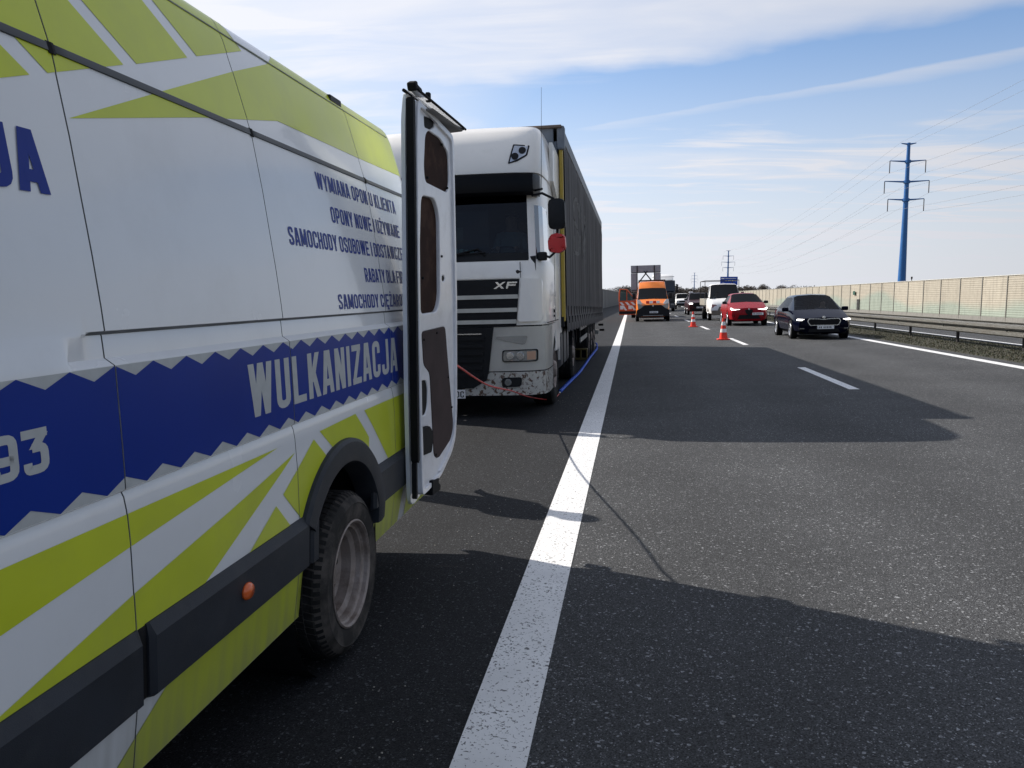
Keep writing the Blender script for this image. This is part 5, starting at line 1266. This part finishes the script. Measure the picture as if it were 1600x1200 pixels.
def interior(root, y0, y1, z, w_, rows_):
    obj('dashboard', cbox((0, y0, z - .10), (w_ * 1.7, .45, .16), .04), STEELD, root)
    for yy in rows_:
        for s in (1, -1):
            obj('seat', pr(rnd([(yy, z - .55), (yy + .05, z - .5), (yy + .12, z + .12), (yy + .22, z + .12), (yy + .2, z - .55)], .03, 3, True), 'x', s * w_ * .48 - .24, s * w_ * .48 + .24, .03), SEAT, root)
            obj('headrest', cbox((s * w_ * .48, yy + .18, z + .24), (.26, .09, .17), .035), SEAT, root)
def plate_num(root, x, y, z, s=None):
    p = fplate(root, 'number_plate', rrect(x - .26, z - .057, x + .26, z + .057, .01, 2), y, PAPER, .02)
    b = bmesh.new(); xx = x - .22
    for w_ in (.04, .05, None, .045, .04, .045, .03, .045):
        if w_ is None: xx += .03; continue
        box(b, (xx + w_ / 2, y - .0215, z), (w_ * .8, .003, .06)); xx += w_ + .012
    o = obj('plate_digits', b, mat('plate grey', (.12, .12, .12), .6, noise=.2), root); o['kind'] = 'stuff'
def car_st(L, H, W2, zb=.2, nose=.70, cowl=.98, hood=.80, belt=.93, ws0=1.0, ws1=1.75, rf=3.0, rb=3.9, wroof=.58, tail=.95):
    return [(0, zb + .08, nose - .12, nose - .08, W2 * .70, W2 * .68, W2 * .55), (.06, zb, nose - .02, nose, W2 * .86, W2 * .84, W2 * .7), (.28, zb, nose + .03, nose + .06, W2 * .97, W2 * .95, W2 * .78),
            (.6, zb, hood - .01, hood + .03, W2, W2 * .97, W2 * .80), (ws0 - .02, zb, cowl - .04, cowl, W2, W2 * .98, W2 * .84), (ws1, zb, belt, H - .03, W2, W2 * .98, wroof + .02),
            (ws1 + .35, zb, belt + .01, H, W2, W2 * .98, wroof), (rf, zb, belt + .02, H - .02, W2, W2 * .98, wroof), (rb, zb, belt + .03, H - .14, W2, W2 * .97, wroof - .02),
            (rb + .45, zb + .02, tail, tail + .03, W2 * .96, W2 * .93, W2 * .7), (L, zb + .1, tail - .2, tail - .15, W2 * .84, W2 * .82, W2 * .6)]
# dark blue car
c = vehicle('blue_car', 6.27, 27.4, 'dark navy blue hatchback nearest in the right hand lane, headlamps lit', 'car', car_st(4.4, 1.47, .885, nose=.70, cowl=.96, hood=.82, ws0=1.05, ws1=1.85, rf=3.2, rb=3.75), NAVY, [(5, 8)], [4], [8], (.86, 3.50), wr=.315, glass=GLASSC)
interior(c, 1.35, 0, .95, .80, (2.0, 2.9)); mirrors(c, .87, 1.35, .98, NAVY)
fplate(c, 'grille_frame', rnd([(-.53, .60), (-.47, .695), (-.15, .685), (0, .66), (.15, .685), (.47, .695), (.53, .60), (.45, .46), (-.45, .46)], .03, 3, True), -.01, CHROME, .02)
fplate(c, 'grille', rnd([(-.50, .60), (-.45, .672), (-.15, .665), (0, .642), (.15, .665), (.45, .672), (.50, .60), (.43, .48), (-.43, .48)], .03, 3, True), -.03, RUB, .012)
for s in (1, -1):
    o = fplate(c, 'headlamp', rnd([(s * .60, .615), (s * .60, .67), (s * .82, .685), (s * .85, .635)], .02, 3, True), .10, LAMPON, .06)
    fplate(c, 'fog_slot', rnd([(s * .58, .34), (s * .62, .40), (s * .80, .38), (s * .78, .32)], .01, 2, True), .03, RUB, .03); fplate(c, 'fog_lamp', rrect(s * .69 - .07, .35, s * .69 + .07, .375, .01, 2), .0, LAMPG, .01)
fplate(c, 'lower_intake', rnd([(-.5, .24), (.5, .24), (.45, .36), (-.45, .36)], .03, 3, True), .02, RUB, .03)
fplate(c, 'badge', circ(0, .725, .045, 14), .03, CHROME, .05); plate_num(c, .05, -.02, .40)
blue_car = c
# red car
c = vehicle('red_car', 5.72, 40.4, 'crimson red car with thin lit headlamps behind the navy car', 'car', car_st(4.5, 1.60, .915, zb=.24, nose=.86, cowl=1.14, hood=1.0, belt=1.02, ws0=1.05, ws1=1.85, rf=3.2, rb=3.9, wroof=.60, tail=1.05), CRIM, [(5, 8)], [4], [8], (.86, 3.55), wr=.35)
interior(c, 1.35, 0, 1.1, .82, (2.0, 2.9)); mirrors(c, .90, 1.35, 1.14, BLACKP)
for s in (1, -1):
    fplate(c, 'headlamp', [(s * .42, .775), (s * .42, .82), (s * .72, .825), (s * .85, .90), (s * .87, .84), (s * .80, .775)], .12, LAMPON, .10)
    fplate(c, 'side_intake', [(s * .45, .42), (s * .72, .46), (s * .70, .58), (s * .42, .54)], .04, RUB, .03)
fplate(c, 'shield_grille', rnd([(-.20, .78), (0, .82), (.20, .78), (.13, .60), (0, .50), (-.13, .60)], .03, 3, True), .0, RUB, .03)
fplate(c, 'lower_grille', rnd([(-.55, .34), (.55, .34), (.45, .54), (-.45, .54)], .03, 3, True), .02, RUB, .03)
fplate(c, 'badge', circ(0, .815, .04, 12), .0, CHROME, .04); plate_num(c, .42, -.01, .585)
# maroon suv
c = vehicle('maroon_suv', 5.50, 66, 'dark maroon suv between the far white car and the flatbed truck', 'car', car_st(4.7, 1.76, .93, zb=.3, nose=.98, cowl=1.22, hood=1.1, belt=1.16, ws0=1.2, ws1=1.85, rf=3.5, rb=4.2, wroof=.66, tail=1.2), MAROON, [(5, 8)], [4], None, (.9, 3.7), wr=.37)
mirrors(c, .92, 1.45, 1.25, BLACKP); interior(c, 1.5, 0, 1.25, .82, (2.2,))
for s in (1, -1): fplate(c, 'headlamp', rrect(min(s * .56, s * .84), .86, max(s * .56, s * .84), .97, .02), .1, LAMPON if s < 0 else LAMPG, .1)
fplate(c, 'grille', rrect(-.5, .64, .5, .96, .04), .01, RUB, .03); fplate(c, 'bumper_intake', rrect(-.6, .36, .6, .52, .04), .02, RUB, .03); plate_num(c, .0, -.01, .60)
obj('roof_light', cbox((-.55, 2.1, 1.82), (.35, .25, .14), .04), PAPER, c)
# white suv and cream car, far back
c = vehicle('white_suv', 6.12, 97, 'small far white off road car behind the black lorry', 'car', car_st(4.3, 1.85, .87, zb=.42, nose=1.05, cowl=1.25, hood=1.15, belt=1.2, ws0=1.2, ws1=1.6, rf=3.4, rb=4.0, wroof=.66, tail=1.25), PAPER, [(5, 8)], [4], None, (.85, 3.4), wr=.38)
fplate(c, 'grille', rrect(-.45, .82, .45, 1.0, .03), .01, BLACKP, .03); fplate(c, 'bumper', rrect(-.8, .45, .8, .72, .05), .02, BLACKP, .06); mirrors(c, .86, 1.3, 1.35, BLACKP)
for s in (1, -1): fplate(c, 'headlamp', circ(s * .62, .92, .09), .06, LAMPG, .08)
c = vehicle('cream_car', 7.5, 112, 'tiny cream car half hidden right of the far white off road car', 'car', car_st(4.3, 1.5, .87, tail=1.0), CREAM, [(5, 8)], [4], None, (.85, 3.4))
for s in (1, -1): fplate(c, 'headlamp', rrect(min(s * .56, s * .8), .6, max(s * .56, s * .8), .7, .02), .1, LAMPG, .08)
# white flatbed truck
st = [(0, .42, .78, .84, .72, .70, .6), (.05, .36, .92, .98, .88, .86, .74), (.30, .36, 1.10, 1.16, .96, .94, .84), (.62, .36, 1.22, 1.27, .98, .96, .88), (.78, .36, 1.28, 1.32, .98, .97, .89), (1.42, .36, 1.30, 2.18, .98, .97, .78), (1.6, .36, 1.30, 2.22, .98, .97, .78), (2.05, .36, 1.30, 2.22, .98, .97, .80), (2.10, .38, 1.30, 2.20, .97, .96, .79)]
c = vehicle('flatbed_truck', 5.72, 49.9, 'white flatbed truck with low side boards and a pipe rack, behind the red car', 'truck', st, PAPER, [(5, 7)], [4], None, (.88,), wr=.34, glass=GLASS)
interior(c, 1.0, 0, 1.3, .85, (1.6,)); mirrors(c, .99, .95, 1.55, BLACKP, .18, .34)
fplate(c, 'grille', rnd([(-.5, .62), (-.4, .84), (.4, .84), (.5, .62)], .04, 3, True), .0, mat('grimy bumper', (.16, .13, .10), .6, noise=.2), .03); fplate(c, 'bumper', rrect(-.86, .36, .86, .62, .06), .03, mat('grimy bumper', (.16, .13, .10)), .05)
for s in (1, -1): fplate(c, 'headlamp', rnd([(s * .52, .76), (s * .56, .96), (s * .84, 1.0), (s * .84, .78)], .04, 3, True), .10, LAMPG, .08)
plate_num(c, .1, -.02, .48)
obj('load_bed', cbox((0, 4.05, .88), (2.1, 3.5, .10), .01), STEELD, c)
for s in (1, -1):
    obj('side_board', cbox((s * 1.06, 4.05, 1.13), (.04, 3.5, .42), .01), CREAM, c)
    obj('chassis_rail', cbox((s * .4, 3.6, .62), (.08, 4.2, .18)), STEELD, c)
    bm = bmesh.new(); tube(bm, [(s * 1.04, 2.34, .9), (s * 1.04, 2.34, 2.46)], .022, 6); obj('rack_post', bm, POSTM, c)
    bm = bmesh.new(); tube(bm, [(s * 1.04, 5.7, .9), (s * 1.04, 5.7, 2.46)], .022, 6); obj('rack_post', bm, POSTM, c)
    bm = bmesh.new(); lathe(bm, [(0, s * .02), (.22, s * .0), (.34, s * .01), (.35, -s * .02), (.35, -s * .3), (0, -s * .3)], 24, (s * 1.0, 4.6, .35)); obj('wheel', bm, RUB, c)
obj('end_board', cbox((0, 2.32, 1.13), (2.1, .04, .42), .01), CREAM, c)
bm = bmesh.new(); tube(bm, [(-1.04, 2.34, 2.46), (1.04, 2.34, 2.46)], .022, 6); tube(bm, [(-1.04, 5.7, 2.46), (1.04, 5.7, 2.46)], .022, 6); tube(bm, [(-1.04, 2.34, 2.46), (-1.04, 5.7, 2.46)], .02, 6); tube(bm, [(1.04, 2.34, 2.46), (1.04, 5.7, 2.46)], .02, 6)
obj('pipe_rack', bm, POSTM, c)['kind'] = 'stuff'
obj('tailboard', cbox((0, 5.8, 1.13), (2.1, .04, .42), .01), CREAM, c)
# orange service van with its door open
st = [(0, .40, .80, .88, .74, .72, .6), (.05, .30, .98, 1.05, .92, .90, .74), (.28, .30, 1.12, 1.18, 1.0, .98, .84), (.60, .30, 1.24, 1.30, 1.02, 1.0, .90), (.80, .30, 1.32, 1.38, 1.02, 1.01, .92), (1.45, .30, 1.36, 2.08, 1.02, 1.01, .85), (1.80, .30, 1.36, 2.46, 1.02, 1.01, .80), (2.2, .30, 1.36, 2.52, 1.02, 1.01, .82), (2.6, .3, 1.36, 2.52, 1.02, 1.01, .82), (5.5, .3, 1.36, 2.52, 1.02, 1.01, .82), (5.6, .34, 1.34, 2.46, 1.0, .99, .80)]
c = vehicle('orange_van', 1.38, 50.7, 'orange roadworks van with black bumper and striped door standing open', 'van', st, ORANGE, [(5, 8)], [4], None, (.95, 4.6), wr=.34, glass=GLASS)
interior(c, 1.1, 0, 1.38, .9, (1.9,)); mirrors(c, 1.03, 1.15, 1.60, BLACKP, .22, .36)
fplate(c, 'bumper', rnd([(-1.0, .32), (1.0, .32), (1.0, .72), (.80, .80), (.52, 1.02), (-.52, 1.02), (-.80, .80), (-1.0, .72)], .05, 3, True), -.02, BLACKP, .08, .02)
fplate(c, 'skid_line', rrect(-.62, .36, .62, .40, .01), -.10, STEEL, .01)
plate_num(c, .05, -.10, .585)
fplate(c, 'badge', circ(0, .98, .05, 12), -.09, CHROME, .02)
for s in (1, -1):
    fplate(c, 'headlamp', rnd([(s * .55, .98), (s * .62, .80), (s * .92, .80), (s * .96, 1.12), (s * .86, 1.12)], .03, 3, True), .04, LAMPG, .08)
    fplate(c, 'white_patch', [(s * .97, 1.08), (s * .60, 1.06), (s * .80, 1.36), (s * .97, 1.38)], .26, WHF, .14)
for k, m_ in enumerate((REDF, WHF, REDF, WHF)): obj('foil_block', cbox((-.32 + k * .215 + .0, .20 - .02 * 0, 1.20), (.20, .05, .16), .005, (R(-18), 0, 0)), m_, c)
bm = bmesh.new()
for yy in (2.1, 3.2, 4.3): tube(bm, [(-.85, yy, 2.60), (.85, yy, 2.60)], .03, 6)
for xx in (-.8, .8): tube(bm, [(xx, 1.9, 2.58), (xx, 4.6, 2.58)], .03, 6)
obj('roof_rack', bm, BLACKP, c)['kind'] = 'stuff'
obj('windscreen_papers', cbox((-.62, .98, 1.45), (.35, .1, .12), .02, (R(-30), 0, 0)), PAPER, c); obj('orange_vest', cbox((.45, 1.0, 1.43), (.35, .12, .07), .02), ORANGE, c)
# opened front door, hinged at its leading edge
bm = bmesh.new(); prism(bm, [(0, .42), (1.10, .42), (1.12, 1.33), (0, 1.33)], 'y', -.03, .03, .01)
tube(bm, [(1.10, 0, 1.3), (1.09, 0, 1.8), (1.03, 0, 2.07)], .045, 6); tube(bm, [(1.05, 0, 2.07), (.58, 0, 2.03), (.04, 0, 1.34)], .035, 6); tube(bm, [(.60, 0, 1.33), (.60, 0, 2.02)], .03, 6)
dr = obj('open_door', bm, mat('door orange red', (.60, .09, .02), .4, noise=.06), c)
dgl = obj('door_window', pr([(.62, 1.33), (1.07, 1.33), (1.02, 2.04), (.62, 2.02)], 'y', -.006, .006), GLASSC, dr); d2 = obj('quarter_window', pr([(.08, 1.34), (.58, 1.34), (.58, 1.99)], 'y', -.006, .006), GLASSC, dr)
for k in range(4):
    x0 = .02 + k * .28; obj('stripe', pr([(x0, .72), (x0 + .14, .72), (min(x0 + .32, 1.1), 1.0), (min(x0 + .20, 1.1), 1.0)], 'y', -.040, -.031), WHF if k % 2 == 0 else REDF, dr)
for k in range(3):
    x0 = .02 + k * .36; obj('stripe', pr([(x0, 1.04), (x0 + .16, 1.04), (x0 + .34, 1.24), (x0 + .18, 1.24)], 'y', -.040, -.031), WHF, dr)
for x0 in (.28, .82): obj('foil_square', pr([(x0, .78), (x0 + .22, .78), (x0 + .22, 1.02), (x0, 1.02)], 'y', -.046, -.040), WHF, dr)
obj('door_moulding', pr([(.02, .48), (1.10, .48), (1.10, .66), (.02, .66)], 'y', -.05, -.03), BLACKP, dr)
dr.matrix_local = Matrix.Translation((-1.02, 1.15, 0)) @ Matrix.Rotation(R(180 - 12), 4, 'Z') @ Matrix.Scale(-1, 4, (0, 1, 0))
# roadworks truck with raised sign frame behind the orange van
c = empty('sign_truck', M=placeM(1.12, 60)); tag(c, 'grey backed roadworks sign frame with crossed braces on a truck behind the orange van', 'truck')
SG = SIGNG
for s in (1, -1):
    for k, (z0, z1) in enumerate(((.95, 1.75), (1.95, 3.3), (3.32, 3.86))):
        obj('side_panel', cbox((s * .86, 0, (z0 + z1) / 2), (.44, .08, z1 - z0 - .02), .01), SG, c)
    obj('upright', cbox((s * .62, -.06, 2.4), (.07, .08, 2.9), .01), POSTM, c)
    obj('wheel', lt([(0, 0), (.3, 0), (.45, s * .02), (.46, -s * .05), (.46, -s * .3), (0, -s * .3)] if s == 1 else [(0, 0), (.3, 0), (.45, -.02), (.46, .05), (.46, .3), (0, .3)], 24, (s * 1.05, 1.4, .46)), RUB, c)
    obj('strut', tb([(s * .55, -.12, 2.55), (0, -.12, 3.25), (-s * .12, -.12, 3.42)], .05, 6), POSTM, c)
obj('top_panel', cbox((0, 0, 3.60), (1.26, .08, .50), .01), SG, c)
obj('cross_rail', cbox((0, -.06, 3.33), (2.1, .05, .06)), POSTM, c); obj('cross_rail', cbox((0, -.06, 2.05), (2.1, .05, .06)), POSTM, c)
obj('truck_body', cbox((0, 2.6, 1.1), (2.1, 4.6, 1.0), .06), ORANGE, c); obj('chassis', cbox((0, 2.4, .55), (1.9, 5.2, .25), .02), STEELD, c)
# black lorry
c = empty('black_lorry', M=placeM(3.30, 84)); tag(c, 'black cab lorry with white roof deflector beyond the orange van', 'lorry')
obj('cab', pr(rnd([(.0, .9), (.02, 2.1), (.28, 3.15), (2.1, 3.25), (2.1, .9)], .08, 4, True), 'x', -1.22, 1.22, .05), BLACKC, c, smooth=40)
obj('windscreen', pr([(-.02, 1.95), (.24, 2.85), (.30, 2.85), (.05, 1.95)], 'x', -1.08, 1.08, .01), GLASSD, c)
obj('grille', cbox((0, -.02, 1.40), (1.9, .06, .75), .03), mat('dark grille', (.02, .022, .025), .5, noise=.2), c)  # grille in one even dark colour
obj('bumper', cbox((0, .1, .62), (2.4, .4, .55), .06), mat('dark bumper', (.035, .035, .04), .5, noise=.1), c)
obj('roof_deflector', pr([(.35, 3.2), (.8, 3.66), (2.0, 3.85), (2.0, 3.2)], 'x', -1.05, 1.05, .05), PAPER, c, smooth=40)
obj('light_bar', tb([(-1.1, .35, 3.55), (1.15, .35, 3.55)], .03, 6), STEEL, c)
for s in (1, -1):
    obj('headlamp', cbox((s * .95, -.10, .70), (.35, .06, .16), .02), LAMPG, c)
    obj('mirror', cbox((s * 1.42, .15, 2.35), (.20, .12, .85), .04), BLACKP, c); obj('mirror_arm', tb([(s * 1.2, .2, 2.75), (s * 1.42, .18, 2.78)], .02, 6), BLACKP, c)
    obj('wheel', lt([(0, 0), (.3, 0), (.5, .02 * s), (.51, -s * .04), (.51, -s * .3), (0, -s * .3)], 24, (s * 1.2, 1.4, .51)), RUB, c)
    obj('side_panel', cbox((s * 1.25, 2.9, 1.3), (.06, 1.6, 1.5), .02), PAPER, c)
obj('box_body', cbox((0, 6.2, 2.0), (2.4, 7.4, 2.3), .04), mat('grey tank', (.30, .31, .33), .5, noise=.1), c)
# ------------------------------------------------------------------ cones
def cone(x, y, label):
    root = empty('traffic_cone', M=placeM(x, y)); tag(root, label, 'traffic cone', 'traffic cones beside the lane dashes')
    obj('base', cbox((0, 0, .02), (.42, .42, .04), .012), mat('cone orange', (.72, .035, .012), .45, noise=.08), root)
    for k, (z0, z1, m_) in enumerate(((.04, .26, 'r'), (.26, .38, 'w'), (.38, .50, 'r'), (.50, .62, 'w'), (.62, .76, 'r'))):
        f_ = lambda z: .150 - .155 * z
        mm = mat('cone orange', (.72, .035, .012)) if m_ == 'r' else WHF; e = .003 if m_ == 'w' else 0
        obj('cone_body' if m_ == 'r' else 'white_band', zlathe([(f_(z0) + e, z0), (f_(z1) + e, z1)], 24), mm, root, smooth=60)
cone(3.16, 28.2, 'nearer and larger red and white striped traffic cone in front of the red car')
cone(3.06, 40.4, 'farther and smaller red and white striped traffic cone in front of the maroon suv')
# ------------------------------------------------------------------ drivers
def person(loc, label, shirt=CLOTH, s=1.0, dy=0):
    V = [(0, 0, .10), (0, .02, .32), (0, .02, .50), (0, .0, .60), (0, -.02, .70), (0, -.03, .80),
         (.17, .02, .50), (.23, -.10, .28), (.14, -.36, .30), (.12, -.45, .33), (-.17, .02, .50), (-.23, -.10, .28), (-.14, -.36, .30), (-.12, -.45, .33),
         (.11, -.05, .08), (.14, -.45, .14), (.13, -.50, -.28), (-.11, -.05, .08), (-.14, -.45, .14), (-.13, -.50, -.28)]
    E = [(0, 1), (1, 2), (2, 3), (3, 4), (4, 5), (2, 6), (6, 7), (7, 8), (8, 9), (2, 10), (10, 11), (11, 12), (12, 13), (0, 14), (14, 15), (15, 16), (0, 17), (17, 18), (18, 19)]
    Rr = [.15, .15, .14, .06, .095, .085, .075, .05, .036, .035, .075, .05, .036, .035, .09, .07, .045, .09, .07, .045]
    me = bpy.data.meshes.new('person'); me.from_pydata([tuple(c * s for c in v) for v in V], E, []); o = bpy.data.objects.new('person', me); COL.objects.link(o)
    sk = o.modifiers.new('skin', 'SKIN'); su = o.modifiers.new('sub', 'SUBSURF'); su.levels = 2; su.render_levels = 2
    for i, r_ in enumerate(Rr): me.skin_vertices[0].data[i].radius = (r_ * s, r_ * s)
    me.skin_vertices[0].data[0].use_root = True
    bpy.context.view_layer.update()
    m2 = bpy.data.meshes.new_from_object(o.evaluated_get(bpy.context.evaluated_depsgraph_get())); o.modifiers.clear(); o.data = m2
    m2.materials.clear(); m2.materials.append(shirt); m2.materials.append(SKIN)
    for p in m2.polygons:
        p.use_smooth = True
        if p.center.z > .57 * s or p.center.y < -.40 * s and p.center.z > .26 * s: p.material_index = 1
    o.location = loc; tag(o, label, 'person')
    bm = bmesh.new(); r_ = bmesh.ops.create_uvsphere(bm, u_segments=16, v_segments=10, radius=.108 * s)
    bmesh.ops.delete(bm, geom=[v for v in bm.verts if v.co.z < .0 and v.co.y < .03], context='VERTS'); bmesh.ops.translate(bm, vec=(0, .0, .80 * s), verts=bm.verts); obj('hair', bm, HAIRM, o, smooth=60)
    bm = bmesh.new(); box(bm, (0, -.125 * s, .755 * s), (.025, .035, .04), .01); obj('nose', bm, SKIN, o)
    return o
person((6.27 + .37, 27.4 + 2.0, .60), 'driver in dark clothes behind the windscreen of the navy car')
person((5.72 + .38, 40.4 + 2.0, .78), 'driver in dark clothes at the wheel of the red car')
person((5.72 - .42, 49.9 + 1.55, 1.02), 'person in a pale shirt in the cab of the white flatbed truck', mat('pale shirt', (.45, .47, .48), .8, noise=.1))
person((-2.29 + .62, 10.2 + 1.02, 1.86), 'driver seated behind the wheel of the white cab lorry', mat('pale shirt', (.45, .47, .48)))

V = [(0, 0, .95), (0, 0, 1.2), (0, 0, 1.42), (0, 0, 1.52), (0, -.02, 1.62), (0, -.02, 1.72), (.19, 0, 1.42), (.25, -.02, 1.15), (.22, -.16, .95), (.20, -.22, .88), (-.19, 0, 1.42), (-.25, -.02, 1.15), (-.22, -.16, .95), (-.20, -.22, .88),
     (.10, 0, .88), (.12, 0, .48), (.12, .02, .08), (.13, -.14, .05), (-.10, 0, .88), (-.12, 0, .48), (-.12, .02, .08), (-.13, -.14, .05)]
E_ = [(0, 1), (1, 2), (2, 3), (3, 4), (4, 5), (2, 6), (6, 7), (7, 8), (8, 9), (2, 10), (10, 11), (11, 12), (12, 13), (0, 14), (14, 15), (15, 16), (16, 17), (0, 18), (18, 19), (19, 20), (20, 21)]
RR = [.16, .15, .15, .06, .095, .085, .075, .05, .036, .04, .075, .05, .036, .04, .095, .07, .05, .045, .095, .07, .05, .045]
for sgn, base in ((1, 9), (-1, 13)):
    bx_, by_, bz_ = V[base]
    for k in range(4):
        V += [(bx_ + (k - 1.5) * .022, by_ - .05, bz_ - .03), (bx_ + (k - 1.5) * .024, by_ - .085, bz_ - .06)]; E_ += [(base, len(V) - 2), (len(V) - 2, len(V) - 1)]; RR += [.010, .008]
me = bpy.data.meshes.new('person'); me.from_pydata(V, E_, []); o = bpy.data.objects.new('person', me); COL.objects.link(o)
o.modifiers.new('skin', 'SKIN'); su = o.modifiers.new('sub', 'SUBSURF'); su.levels = su.render_levels = 2
for i, r_ in enumerate(RR): me.skin_vertices[0].data[i].radius = (r_, r_)
me.skin_vertices[0].data[0].use_root = True
bpy.context.view_layer.update(); m2 = bpy.data.meshes.new_from_object(o.evaluated_get(bpy.context.evaluated_depsgraph_get())); o.modifiers.clear(); o.data = m2
m2.materials.clear(); m2.materials.append(CLOTH); m2.materials.append(SKIN)
for p in m2.polygons:
    p.use_smooth = True
    if p.center.z > 1.50 or (.78 < p.center.z < .92 and p.center.y < -.18): p.material_index = 1
o.location = (-2.45, 6.45, -.06); o.rotation_euler = (0, 0, R(100)); tag(o, 'person in dark work clothes standing behind the service van, shadow falling on the edge line', 'person')
bm = bmesh.new(); bmesh.ops.create_uvsphere(bm, u_segments=16, v_segments=10, radius=.108); bmesh.ops.delete(bm, geom=[v for v in bm.verts if v.co.z < 0 and v.co.y < .03], context='VERTS'); bmesh.ops.translate(bm, vec=(0, 0, 1.70), verts=bm.verts); obj('hair', bm, HAIRM, o, smooth=60)
